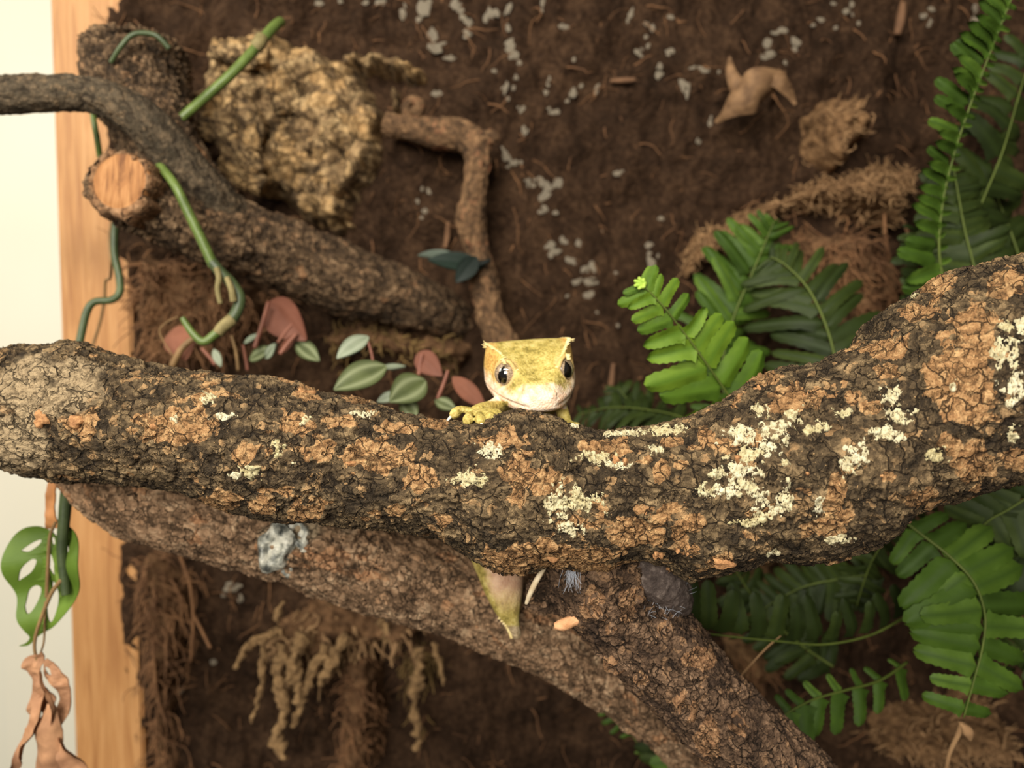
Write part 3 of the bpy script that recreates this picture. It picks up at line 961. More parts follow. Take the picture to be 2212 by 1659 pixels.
gb = thing('branch', 'thin smooth grey branch crossing in front of the white panel and bending down', 'branch', P(240, 210, 0.30))
branch_px('bark', MT['bark_grey'], [(-110, 207, 0.292, 41), (0, 205, 0.293, 40), (90, 202, 0.294, 39), (180, 203, 0.296, 38), (250, 222, 0.298, 40), (320, 270, 0.302, 46), (375, 335, 0.308, 48), (430, 405, 0.316, 52), (480, 460, 0.326, 54), (530, 500, 0.338, 50)], 260, 90, 21, (0.7, 18), (5.0, 0.4, 0.35), 0.12, -0.5, gb)

# twig against the wall
tw = thing('branch', 'thin bent tan twig fixed against the peat wall behind the gecko', 'branch', P(1030, 440, 0.37))
branch_px('bark', MT['bark_twig'], [(835, 268, 0.376, 26), (880, 275, 0.374, 28), (950, 287, 0.372, 32), (1005, 296, 0.370, 32), (1030, 330, 0.368, 30), (1030, 380, 0.368, 26), (1022, 440, 0.368, 28), (1018, 470, 0.368, 32), (1030, 540, 0.368, 26), (1046, 610, 0.366, 30), (1062, 680, 0.364, 30), (1085, 740, 0.362, 36), (1110, 800, 0.362, 44), (1130, 860, 0.364, 46)],
          260, 60, 24, (1.3, 14), (5.0, 0.6, 0.5), 0.14, -0.25, tw)
tk = np.array([(895, 246, 0.371, 16), (908, 226, 0.370, 11), (890, 216, 0.370, 10), (878, 232, 0.370, 11), (886, 258, 0.372, 14)], float)
branch_px('hook', MT['bark_twig'], tk, 40, 20, 25, (0.5, 8), (4, 0.4, 0.3), 0.14, -0.3, tw)
branch_px('spur', MT['bark_twig'], [(1030, 300, 0.368, 20), (1062, 296, 0.366, 15), (1076, 298, 0.366, 8)], 24, 18, 26, (0.4, 8), (4, 0.4, 0.3), 0.14, -0.4, tw)
# ------------------------------------------------------------------ growths and slabs on the back wall
def inpoly(x, z, poly):
    ins = np.zeros(len(x), bool)
    dist = np.full(len(x), 9.0)
    k = len(poly)
    for i in range(k):
        ax_, az_ = poly[i]
        bx_, bz_ = poly[(i + 1) % k]
        c = ((az_ > z) != (bz_ > z))
        with np.errstate(divide='ignore', invalid='ignore'):
            xi = (bx_ - ax_) * (z - az_) / (bz_ - az_ + 1e-15) + ax_
        ins ^= c & (x < xi)
        L2 = (bx_ - ax_) ** 2 + (bz_ - az_) ** 2 + 1e-15
        t = np.clip(((x - ax_) * (bx_ - ax_) + (z - az_) * (bz_ - az_)) / L2, 0, 1)
        dist = np.minimum(dist, np.hypot(x - ax_ - t * (bx_ - ax_), z - az_ - t * (bz_ - az_)))
    return ins, dist


def mound(name, polypx, height, Yref, step, seed, lump, mat, parent, edge=0.012, bark=False, rag=0.004):
    """lumpy growth standing out from the wall; height in metres"""
    pp = np.array([P(a, b, Yref) for a, b in polypx])
    poly = pp[:, [0, 2]]
    lo, hi = poly.min(0) - 0.006, poly.max(0) + 0.006
    nx_ = int((hi[0] - lo[0]) / step) + 2
    nz_ = int((hi[1] - lo[1]) / step) + 2
    X, Z = np.meshgrid(np.linspace(lo[0], hi[0], nx_), np.linspace(lo[1], hi[1], nz_), indexing='ij')
    x, z = X.ravel(), Z.ravel()
    ins, dist = inpoly(x, z, poly)
    p = np.stack([x * 1000, z * 1000, np.full(len(x), 50.0 * seed)], -1)
    sd = np.where(ins, dist, -dist) + rag * fbm(p / 7, 3)
    prof = sstep(0, edge, sd)
    f1, f2, idr = worley(p / lump[0] + 3)
    g1, g2, idg = worley(p / (lump[0] * 0.4) + 3)
    d = lump[1] * (0.75 - f1) * 1.2 + lump[1] * 0.6 * (idr - 0.5) + lump[1] * 0.45 * (0.6 - g1) + lump[1] * 0.9 * fbm(p / (lump[0] * 1.6), 4)
    base = wall_h(x, z)
    Y = YW - base - prof * (height * (0.65 + 0.35 * sstep(0, edge * 3, sd)) + d / 1000) + (1 - prof) * 0.012
    Q = grid_quads(nx_, nz_)[:, ::-1]
    Q = Q[(sd[Q] > -0.002).all(1)]
    used, inv = np.unique(Q, return_inverse=True)
    V = np.stack([x, Y, z], -1)[used]
    me = mesh_np(name, V, inv.reshape(-1, 4))
    if bark:
        ck = sstep(-0.05, 0.25, fbm(p / 11 + 40, 4))
        cr = sstep(0.10, 0.0, f2 - f1) * 0.7 + 0.7 * sstep(0.0, -3.0, d)
        attr(me, 'cork', ck[used]); attr(me, 'crack', np.clip(cr, 0, 1)[used]); attr(me, 'tone', np.clip(0.45 + 0.6 * fbm(p / 6, 4) + 0.3 * (idr - 0.5), 0, 1)[used]); attr(me, 'bleach_haze', 0.0 * ck[used])
    return obj(name, me, mat, parent), V


slab = thing('cork_bark', 'tan lumpy cork bark slab fixed to the peat wall beside the green vine stem', 'cork bark', P(640, 480, 0.37))
mound('slab', [(395, 75), (470, 38), (560, 25), (640, 45), (700, 75), (760, 100), (800, 150), (830, 215), (835, 300), (810, 380), (765, 430), (762, 495), (700, 520), (640, 490), (570, 430), (510, 425), (440, 370), (415, 300), (380, 260), (385, 160)], 0.024, 0.37, 0.0007, 3, (13, 7.5), MT['cork_slab'], slab, 0.010, True)
mound('slab_lobe', [(700, 85), (770, 75), (850, 80), (915, 105), (925, 160), (895, 185), (840, 160), (790, 150), (720, 150)], 0.022, 0.375, 0.0008, 5, (9, 4), MT['cork_slab'], slab, 0.008, True)
mound('slab_tongue', [(830, 160), (870, 175), (875, 220), (860, 280), (840, 270), (828, 210)], 0.016, 0.38, 0.0008, 6, (7, 2.5), MT['cork_slab'], slab, 0.006, True)
# pale standing lumps on the slab
for k, (pts, r) in enumerate([([(520, 215), (535, 250), (548, 285), (545, 325)], [20, 26, 28, 22]), ([(600, 215), (615, 235), (612, 250)], [14, 20, 12]), ([(430, 270), (470, 285), (500, 310), (530, 340), (560, 375)], [18, 24, 24, 26, 20]), ([(480, 350), (530, 385), (570, 405)], [22, 26, 20]), ([(460, 110), (520, 120), (580, 125)], [22, 26, 20])]):
    pts = np.array(pts, float)
    branch_px('cork_lump', MT['cork_slab'], np.column_stack([pts, np.full(len(pts), 0.366), r]), 60, 40, 60 + k, (2.6, 9), (4, 1.6, 0.8), 0.2, 0.15, slab)

# fibrous moss and root clumps
def clump(label, poly, height, Yref, seed, lump, mat, fib, nfib, flen, droop, edge=0.012, cat='moss', frad=0.00045, name='moss_clump'):
    root = thing(name, label, cat, P(np.mean([q[0] for q in poly]), max(q[1] for q in poly), Yref))
    o, V = mound('moss_body', poly, height, Yref, 0.0011, seed, lump, mat, root, edge)
    r = np.random.default_rng(seed)
    st = V[r.integers(0, len(V), nfib)] + r.normal(0, 0.0008, (nfib, 3))
    st[:, 1] = np.minimum(st[:, 1], YW + 0.01)
    an = r.uniform(0, 6.283, nfib)
    dr = np.stack([np.cos(an), r.uniform(-0.9, 0.2, nfib), np.sin(an)], -1)
    strands('moss_fibres', st, dr, flen, frad, droop, 0.4, fib, root, 6, seed)
    return root


clump('big tan moss clump beside the hanging fern, with loose fibres', [(1480, 525), (1530, 468), (1620, 432), (1720, 385), (1780, 355), (1850, 335), (1900, 330), (1960, 295), (2040, 325), (2035, 420), (2000, 520), (1900, 470), (1760, 450), (1690, 480), (1600, 560), (1500, 620)], 0.032, 0.362, 31, (10, 4.5), MT['moss'], MT['fibre_light'], 1500, 0.006, 0.0)
clump('tan moss knob with a whitish streak, above the big moss clump', [(1768, 200), (1830, 152), (1925, 148), (1945, 190), (1950, 260), (1900, 330), (1850, 372), (1790, 345), (1765, 280)], 0.030, 0.362, 32, (9, 5), MT['moss'], MT['fibre_light'], 160, 0.005, 0.0)
clump('dark brown root mass under the big moss clump', [(1700, 490), (1780, 460), (1900, 480), (2000, 530), (2010, 620), (1960, 720), (1850, 740), (1780, 640), (1720, 600)], 0.022, 0.37, 33, (13, 6), MT['moss_dark'], MT['fibre'], 500, 0.012, 0.25)
gmoss = clump('stringy golden moss hanging under the rear branch', [(500, 1435), (560, 1372), (640, 1325), (700, 1300), (790, 1335), (870, 1325), (930, 1375), (900, 1440), (830, 1430), (780, 1470), (700, 1510), (620, 1560), (570, 1480)], 0.030, 0.362, 34, (10, 5), MT['moss_dark'], MT['fibre_light'], 260, 0.010, 0.35, frad=0.0008)
MT['moss_pale'] = simple('pale_hanging_moss', (92, 68, 42), (176, 140, 96), 330, 0.95, 0.004).m
for k, (pts, r) in enumerate([([(505, 1445), (530, 1400), (570, 1375), (610, 1365)], [5, 10, 12, 10]), ([(575, 1370), (568, 1440), (560, 1510), (545, 1560)], [8, 10, 7, 4]), ([(610, 1390), (600, 1460), (612, 1540), (600, 1600), (618, 1640)], [12, 18, 12, 16, 7]),
                              ([(650, 1370), (640, 1440), (650, 1500), (632, 1570)], [16, 22, 14, 8]), ([(700, 1390), (690, 1420), (670, 1460), (662, 1500)], [10, 14, 12, 6]), ([(745, 1370), (725, 1410), (705, 1450), (695, 1480)], [10, 15, 13, 8]), ([(590, 1340), (600, 1320), (612, 1300)], [8, 10, 4]),
                              ([(900, 1400), (905, 1460), (895, 1520), (905, 1580), (900, 1620)], [12, 18, 10, 12, 8]), ([(930, 1390), (950, 1430), (958, 1480)], [6, 7, 4]), ([(820, 1340), (845, 1370), (862, 1400)], [12, 14, 8])]):
    a_ = np.array(pts, float)
    _, Gs = tube_grid(P(a_[:, 0], a_[:, 1], 0.352 if pts[0][0] < 800 else 0.37), np.array(r) * 0.72 * PXM(0.355), 60, 18)
    cc = Gs.mean(1, keepdims=True)
    Gs = cc + (Gs - cc) * (1.1 + 1.7 * fbm(Gs.reshape(-1, 3) * 1000 / 4 + k, 4).reshape(60, 18, 1)) + 0.0022 * fbm(cc.reshape(-1, 3) * 1000 / 6, 3).reshape(60, 1, 1) * np.array([1, 0.4, 0.3])
    cv_, ct_ = caps(Gs)
    obj('hanging_strand', mesh_np('hanging_strand', np.concatenate([Gs.reshape(-1, 3), cv_]), grid_quads(60, 18, True), ct_), MT['moss_pale'], gmoss)
clump('rough brown root column below the golden moss', [(700, 1420), (780, 1385), (830, 1420), (835, 1540), (825, 1720), (690, 1720), (692, 1560)], 0.034, 0.365, 35, (8, 4), MT['moss_dark'], MT['fibre'], 400, 0.010, 0.3)
clump('dim olive root tuft beside the root column', [(850, 1380), (930, 1400), (960, 1450), (920, 1520), (905, 1640), (880, 1640), (870, 1520), (840, 1440)], 0.014, 0.375, 36, (8, 3), MT['moss_dark'], MT['fibre_green'], 260, 0.016, 0.5)
clump('brown fibrous ridge beside the lower pine post', [(285, 1165), (360, 1180), (420, 1250), (425, 1330), (400, 1440), (380, 1560), (400, 1720), (300, 1720), (300, 1500), (290, 1300)], 0.016, 0.38, 37, (12, 4), MT['moss_dark'], MT['fibre'], 700, 0.016, 0.45)
clump('brown crumbly root lump under the sawn branch', [(270, 520), (360, 530), (450, 570), (540, 590), (600, 640), (560, 720), (500, 790), (400, 820), (290, 800), (262, 690)], 0.020, 0.375, 38, (12, 5), MT['moss_dark'], MT['fibre'], 800, 0.014, 0.35)
clump('arched brown cork lump with a pale rim above the striped leaves', [(640, 720), (690, 690), (760, 665), (830, 668), (900, 700), (1000, 700), (1040, 760), (1000, 830), (860, 800), (760, 780), (730, 860), (690, 860), (680, 780)], 0.026, 0.366, 39, (9, 4), MT['moss_dark'], MT['fibre_green'], 350, 0.007, 0.1)
clump('curly beige moss at the foot of the toothed fern frond', [(1955, 1630), (2040, 1592), (2120, 1600), (2212, 1568), (2280, 1600), (2280, 1720), (1950, 1720)], 0.050, 0.345, 40, (8, 4), MT['moss'], MT['fibre_light'], 700, 0.008, 0.0, frad=0.0006)
clump('grey brown moss pad behind the fork branch', [(1570, 1430), (1640, 1395), (1730, 1420), (1740, 1480), (1690, 1570), (1620, 1530)], 0.030, 0.365, 41, (9, 3.5), MT['moss'], MT['fibre'], 200, 0.008, 0.1)
clump('brown root mass behind the lower ferns', [(1580, 1230), (1700, 1230), (1750, 1300), (1700, 1360), (1620, 1350), (1580, 1300)], 0.020, 0.37, 42, (9, 3.5), MT['moss_dark'], MT['fibre_green'], 260, 0.012, 0.3)

# ------------------------------------------------------------------ leaves
def leaf_mat(name, c1, c2, c3, scale=140, rough=0.42, trans=0.12, rib=None):
    M = Mat(name, rough + 0.1, 0.22)
    n = M.noise(scale, 4, 0.55)
    r = M.rand()
    t = M.math('MULTIPLY_ADD', n, 0.6)
    M.set(t.node, 2, M.math('MULTIPLY', r, 0.4))
    c = M.ramp(t, [(0.28, c1), (0.5, c2), (0.75, c3)])
    if rib:
        c = M.mix(M.attr('rib'), c, rib)
    M.col(c)
    M.b.inputs['Transmission Weight'].default_value = 0.0
    M.bump(n, 0.0004)
    return M.m


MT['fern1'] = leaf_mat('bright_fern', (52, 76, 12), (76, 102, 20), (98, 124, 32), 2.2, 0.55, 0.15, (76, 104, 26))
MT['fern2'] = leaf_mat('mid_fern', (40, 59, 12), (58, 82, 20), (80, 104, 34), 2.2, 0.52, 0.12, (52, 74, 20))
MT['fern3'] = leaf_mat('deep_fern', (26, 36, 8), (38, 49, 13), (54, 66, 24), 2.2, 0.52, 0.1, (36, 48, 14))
MT['rachis'] = simple('fern_rachis', (66, 78, 26), (92, 104, 42), 90, 0.6, 0).m
MT['dry_tip'] = simple('dry_brown_tip', (150, 96, 56), (200, 140, 90), 200, 0.8, 0).m

NL, NW = 14, 5


def pinna_mesh(name, droop, curl, seed, blunt, mats):
    r = random.Random(seed)
    V, rib = [], []
    for i in range(NL + 1):
        t = i / NL
        w = 0.5 * (1 - 0.25 * t) * min(1, (t * 9 + 0.35)) * (1 - max(0, (t - (0.80 if blunt else 0.62)) / (0.21 if blunt else 0.39)) ** 2) ** 0.5 if t < 0.999 else 0.06
        ser = 1 + (0.10 if i % 2 else -0.04)
        for j in range(NW):
            v = (j / (NW - 1) - 0.5) * 2
            sgn = 1 if abs(v) > 0.9 else 0
            y = v * w * (ser if sgn else 1) + 0.10 * math.sin(t * 1.9 + seed)
            ear = 0.20 * math.exp(-((t - 0.08) / 0.07) ** 2) if v > 0.9 else 0
            z = -droop * t * t + curl * abs(v) * 0.14 - 0.05 * (1 - abs(v)) + 0.02 * math.sin(9 * t + seed) * abs(v)
            V.append((t, y + ear, z))
            rib.append(1.0 if abs(v) < 0.05 else 0.0)
    me = mesh_np(name, np.array(V) * (1, 0.36, 1), grid_quads(NL + 1, NW))
    attr(me, 'rib', rib)
    for m_ in mats: me.materials.append(m_)
    return me


PIN = {}
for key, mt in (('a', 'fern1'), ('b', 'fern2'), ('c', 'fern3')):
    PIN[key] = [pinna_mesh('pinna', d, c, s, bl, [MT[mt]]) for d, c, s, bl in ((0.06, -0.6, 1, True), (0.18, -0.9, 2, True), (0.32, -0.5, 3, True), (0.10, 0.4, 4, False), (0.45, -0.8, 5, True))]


def frond(root, key, pts, n, lens, normal, width=1.0, ang=74, sides=(1, 1), rad=5, variants=(0, 1, 2), seed=0, jitter=0.14, start=0.0, end=1.0, fold=0.0):
    """pts base->tip rows px,py,Y ; lens: pinna length in px at base, middle, tip (list)"""
    r = random.Random(seed * 17 + 5)
    pts = np.array(pts, float)
    C3 = P(pts[:, 0], pts[:, 1], pts[:, 2])
    mb = MB()
    Ym = pts[:, 2].mean()
    mb.tube(C3, np.linspace(rad * 0.75, rad * 0.32, len(pts)) * PXM(Ym), 40, 6)
    fo = obj('frond', mb.mesh('frond'), MT['rachis'], root)
    Cd = catmull(C3, 200)
    Td = np.gradient(Cd, axis=0)
    nrm0 = np.asarray(normal, float)
    nrm0 = nrm0 / np.linalg.norm(nrm0)
    for k in range(n):
        t = start + (end - start) * (k + 0.5) / n
        i = int(t * 199)
        T = Td[i] / np.linalg.norm(Td[i])
        nr = nrm0 - T * (nrm0 @ T)
        nr /= np.linalg.norm(nr)
        S = np.cross(nr, T)
        L0 = float(np.interp(t, np.linspace(0, 1, len(lens)), lens)) * PXM(Cd[i][1])
        for s in (1, -1):
            use = sides[0] if s == 1 else sides[1]
            if not use: continue
            L = L0 * use * r.uniform(0.88, 1.12)
            a = math.radians(ang + r.uniform(-8, 8))
            D = s * S * math.sin(a) + T * math.cos(a)
            D = D + nr * (r.uniform(-jitter, jitter) + fold)
            D /= np.linalg.norm(D)
            Zv = nr - D * (nr @ D) + r.uniform(-jitter, jitter) * T
            Zv -= D * (Zv @ D)
            Zv /= np.linalg.norm(Zv)
            Yv = np.cross(Zv, D)
            if s < 0: Yv = Yv
            me = PIN[key][variants[r.randrange(len(variants))]]
            o = bpy.data.objects.new('pinna', me)
            COL.objects.link(o)
            o.parent = fo
            org = Cd[min(199, i + (2 if s > 0 else 0))]
            Mx = np.eye(4)
            Mx[:3, 0], Mx[:3, 1], Mx[:3, 2], Mx[:3, 3] = D * L, Yv * L * width, Zv * L, org
            o.matrix_local = Matrix(Mx.tolist())
    return fo


f1 = thing('fern', 'bright green fern rising behind the thick branch near the gecko', 'fern', P(1640, 930, 0.262))
fo = frond(f1, 'a', [(1660, 985, 0.262), (1600, 893, 0.256), (1540, 805, 0.250), (1490, 735, 0.247), (1440, 670, 0.245), (1408, 635, 0.244), (1385, 612, 0.244)], 11, [150, 150, 128, 100, 82, 66, 46], (-0.1, -1, 0.15), 1.18, 68, (1.0, 0.85), 4.5, (0, 0, 1, 3), 1, 0.10, 0.06)
bud = MB()
for k in range(7):
    a_ = k * 0.9
    bud.tube(P(np.array([1392, 1386 + 7 * math.cos(a_), 1382 + 13 * math.cos(a_)]), np.array([620, 613 + 7 * math.sin(a_), 612 + 13 * math.sin(a_)]), np.array([0.244, 0.2435, 0.243])), np.array([3, 5, 3]) * PXM(0.244), 8, 6)
MT['bud'] = simple('fern_bud', (140, 178, 60), (186, 206, 96), 500, 0.6, 0.0004).m
obj('curled_tip', bud.mesh('curled_tip'), MT['bud'], fo)
frond(f1, 'b', [(1600, 960, 0.31), (1560, 820, 0.322), (1580, 700, 0.33), (1625, 590, 0.332), (1655, 520, 0.33), (1672, 478, 0.328)], 26, [60, 110, 120, 105, 60, 22], (0.3, -1, 0.3), 0.7, 62, (1, 1), 4, (1, 2, 4), 2, 0.3)
frond(f1, 'c', [(1830, 930, 0.30), (1815, 830, 0.305), (1790, 720, 0.312), (1750, 630, 0.32), (1700, 575, 0.325), (1665, 555, 0.328)], 17, [120, 145, 150, 120, 80, 40], (-0.3, -0.9, 0.5), 0.62, 62, (1, 1), 5, (2, 4, 4), 3, 0.2)
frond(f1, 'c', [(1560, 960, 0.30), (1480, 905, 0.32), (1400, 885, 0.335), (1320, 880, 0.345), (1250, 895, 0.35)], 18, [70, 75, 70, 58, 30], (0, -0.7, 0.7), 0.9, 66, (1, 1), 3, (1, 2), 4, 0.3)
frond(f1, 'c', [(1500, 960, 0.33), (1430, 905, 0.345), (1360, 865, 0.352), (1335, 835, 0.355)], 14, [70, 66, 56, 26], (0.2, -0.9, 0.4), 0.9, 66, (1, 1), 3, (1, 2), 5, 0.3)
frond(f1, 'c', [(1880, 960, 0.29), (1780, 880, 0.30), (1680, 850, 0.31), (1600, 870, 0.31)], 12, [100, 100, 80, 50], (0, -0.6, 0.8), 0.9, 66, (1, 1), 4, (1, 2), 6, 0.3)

f2 = thing('fern', 'hanging green fern beside the tan moss clump', 'fern', P(2120, 700, 0.32))
frond(f2, 'b', [(2060, 690, 0.300), (2030, 560, 0.298), (2036, 440, 0.297), (2062, 330, 0.295), (2095, 230, 0.292), (2125, 150, 0.290), (2160, 60, 0.288), (2200, -40, 0.285)], 32, [110, 100, 85, 72, 80, 84, 84, 70], (0.45, -0.85, 0.25), 0.95, 80, (1.0, 0.38), 4, (3, 3, 1), 7, 0.16)
frond(f2, 'c', [(2030, 700, 0.325), (2075, 560, 0.326), (2120, 440, 0.327), (2165, 330, 0.328), (2200, 210, 0.33), (2230, 110, 0.332)], 18, [90, 100, 110, 105, 85, 60], (0.35, -0.9, 0.25), 1.05, 76, (1, 1), 4, (1, 2, 4), 8, 0.25)
frond(f2, 'c', [(2130, 720, 0.315), (2110, 600, 0.316), (2085, 500, 0.318), (2070, 420, 0.32), (2060, 360, 0.322)], 16, [95, 100, 88, 66, 35], (-0.2, -0.9, 0.3), 1.0, 74, (1, 1), 4, (1, 2), 9, 0.28)
frond(f2, 'c', [(2070, 740, 0.33), (2040, 640, 0.33), (2010, 560, 0.332), (1985, 490, 0.334)], 14, [80, 92, 72, 34], (0.3, -0.8, 0.5), 1.0, 72, (1, 1), 4, (1, 2), 10, 0.3)
frond(f2, 'c', [(2230, 640, 0.34), (2190, 520, 0.342), (2160, 440, 0.345), (2140, 380, 0.348)], 13, [90, 92, 72, 36], (0.2, -0.9, 0.3), 1.0, 72, (1, 1), 4, (1, 2), 11, 0.3)

f3 = thing('fern', 'large toothed green fern frond arching down over the curly beige moss', 'fern', P(1900, 1200, 0.26))
frond(f3, 'b', [(1925, 1105, 0.268), (1985, 1150, 0.262), (2055, 1205, 0.256), (2105, 1260, 0.252), (2128, 1330, 0.250), (2122, 1400, 0.249), (2104, 1470, 0.248), (2082, 1550, 0.248)], 11, [45, 90, 140, 165, 155, 130, 100, 76], (0.05, -1, 0.3), 1.08, 86, (1.0, 1.0), 5, (0, 1, 1), 12, 0.10, 0.08)
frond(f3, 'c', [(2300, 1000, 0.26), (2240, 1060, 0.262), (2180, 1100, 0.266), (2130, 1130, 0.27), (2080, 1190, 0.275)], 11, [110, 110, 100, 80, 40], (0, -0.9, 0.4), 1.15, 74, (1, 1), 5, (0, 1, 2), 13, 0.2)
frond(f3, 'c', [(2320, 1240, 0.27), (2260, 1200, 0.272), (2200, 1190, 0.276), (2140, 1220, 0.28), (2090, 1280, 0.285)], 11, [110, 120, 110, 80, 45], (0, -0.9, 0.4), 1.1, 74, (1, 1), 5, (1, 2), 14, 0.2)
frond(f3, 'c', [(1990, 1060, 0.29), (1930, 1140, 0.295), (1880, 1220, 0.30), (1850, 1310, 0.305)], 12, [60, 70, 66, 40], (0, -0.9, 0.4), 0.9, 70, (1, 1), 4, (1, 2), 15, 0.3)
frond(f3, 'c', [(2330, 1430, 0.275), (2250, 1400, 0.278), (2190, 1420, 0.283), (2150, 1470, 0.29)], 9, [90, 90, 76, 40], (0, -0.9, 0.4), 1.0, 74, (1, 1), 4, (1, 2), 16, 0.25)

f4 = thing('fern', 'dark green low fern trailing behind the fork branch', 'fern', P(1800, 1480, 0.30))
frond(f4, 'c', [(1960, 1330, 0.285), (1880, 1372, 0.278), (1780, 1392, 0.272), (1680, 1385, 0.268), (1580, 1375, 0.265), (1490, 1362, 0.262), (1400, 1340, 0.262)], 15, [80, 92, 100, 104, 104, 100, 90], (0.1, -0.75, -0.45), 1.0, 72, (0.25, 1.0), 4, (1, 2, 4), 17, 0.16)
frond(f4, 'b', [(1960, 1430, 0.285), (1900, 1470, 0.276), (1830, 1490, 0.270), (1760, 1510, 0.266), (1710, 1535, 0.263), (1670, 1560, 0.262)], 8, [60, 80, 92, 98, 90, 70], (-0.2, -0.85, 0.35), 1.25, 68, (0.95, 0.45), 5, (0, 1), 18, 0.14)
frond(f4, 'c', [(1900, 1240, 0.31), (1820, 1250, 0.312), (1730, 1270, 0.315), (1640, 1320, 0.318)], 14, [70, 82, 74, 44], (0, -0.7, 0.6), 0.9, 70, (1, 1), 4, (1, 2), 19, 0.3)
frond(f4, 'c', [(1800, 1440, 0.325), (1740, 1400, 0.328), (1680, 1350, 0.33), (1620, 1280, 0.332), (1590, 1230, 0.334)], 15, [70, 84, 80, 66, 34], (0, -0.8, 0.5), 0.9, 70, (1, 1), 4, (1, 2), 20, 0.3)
f5 = thing('fern', 'small pale green fern peeping out below the fork branch', 'fern', P(1440, 1680, 0.31))
frond(f5, 'b', [(1600, 1760, 0.30), (1540, 1690, 0.302), (1500, 1640, 0.305), (1470, 1590, 0.308)], 8, [100, 100, 90, 50], (-0.2, -0.9, 0.4), 1.2, 72, (1, 1), 4, (0, 1), 21, 0.2)
frond(f5, 'c', [(1500, 1740, 0.32), (1460, 1640, 0.322), (1430, 1570, 0.325), (1400, 1530, 0.328)], 8, [80, 84, 70, 30], (-0.2, -0.9, 0.4), 1.1, 72, (1, 1), 4, (0, 1), 22, 0.25)
frond(f5, 'b', [(1400, 1640, 0.33), (1360, 1580, 0.332), (1330, 1555, 0.333), (1310, 1535, 0.334)], 5, [20, 26, 34, 22], (-0.2, -0.9, 0.4), 1.1, 72, (1, 1), 3, (0, 1), 23, 0.25)

# dried frond stalks
mb = MB(); mb.tube(P(np.array([2080, 2068, 2050, 2042]), np.array([1562, 1590, 1630, 1680]), np.array([0.252, 0.254, 0.258, 0.262])), np.array([9, 6, 5, 5]) * PXM(0.255), 20, 7)
mb.tube(P(np.array([2078, 2090, 2096]), np.array([1566, 1580, 1600]), 0.2515), np.array([4, 13, 3]) * PXM(0.25), 10, 8)
tag(obj('dry_frond', mb.mesh('dry_frond'), MT['fibre_light']), 'dry tan withered frond tip hanging under the toothed fern', 'dry leaf')
mb = MB(); mb.tube(P(np.array([1560, 1600, 1650, 1690]), np.array([1505, 1460, 1405, 1370]), np.array([0.262, 0.265, 0.268, 0.27])), np.array([2.2, 2, 2, 1.5]) * PXM(0.265), 20, 6)
tag(obj('dry_stalk', mb.mesh('dry_stalk'), MT['fibre_light']), 'thin tan dry stalk leaning from the fork branch to the dark fern', 'stalk')

# curled dry leaf on the wall
def ribbon(mb, C3, W, side, curl=0.0, n=26, m=7):
    Cd = catmull(C3, n)
    Wd = catmull(np.asarray(W, float)[:, None], n)[:, 0]
    Sd = catmull(side, n)
    T = np.gradient(Cd, axis=0); T /= np.linalg.norm(T, axis=1)[:, None]
    Sd = Sd - T * (Sd * T).sum(1)[:, None]
    Sd /= np.linalg.norm(Sd, axis=1)[:, None]
    Nn = np.cross(T, Sd)
    v = np.linspace(-1, 1, m)
    G = Cd[:, None] + Sd[:, None] * (Wd[:, None] * v[None])[..., None] + Nn[:, None] * (Wd[:, None] * curl * (v ** 2)[None])[..., None]
    d = 0.0012 * fbm(G.reshape(-1, 3) * 1000 / 6, 3).reshape(n, m, 1)
    G = G + Nn[:, None] * d
    t = 0.00025
    A = (G + Nn[:, None] * t).reshape(-1, 3)
    B = (G - Nn[:, None] * t).reshape(-1, 3)
    q = grid_quads(n, m)
    mb.add(np.concatenate([A, B]), np.concatenate([q, q[:, ::-1] + n * m]))


MT['dryleaf'] = simple('dry_leaf', (86, 62, 41), (136, 104, 72), 160, 0.75, 0.0008).m
mb = MB()
Sd0 = np.array([(0.2, -0.4, 1)] * 4)
ribbon(mb, P(np.array([1545, 1580, 1640, 1700]), np.array([262, 225, 195, 170]), np.array([0.376, 0.366, 0.36, 0.368])), np.array([6, 26, 42, 14]) * PXM(0.37), Sd0, -0.5)
ribbon(mb, P(np.array([1610, 1590, 1578, 1575]), np.array([205, 180, 150, 125]), np.array([0.366, 0.366, 0.368, 0.372])), np.array([20, 16, 10, 4]) * PXM(0.37), np.array([(1, -0.4, 0.2)] * 4), 0.4)
ribbon(mb, P(np.array([1670, 1690, 1705, 1718]), np.array([165, 180, 200, 225]), np.array([0.362, 0.362, 0.365, 0.368])), np.array([18, 14, 9, 3]) * PXM(0.37), np.array([(1, -0.4, 0.3)] * 4), 0.4)
tag(obj('dry_leaf', mb.mesh('dry_leaf'), MT['dryleaf']), 'crumpled tan dry leaf stuck on the peat wall below white specks', 'dry leaf')
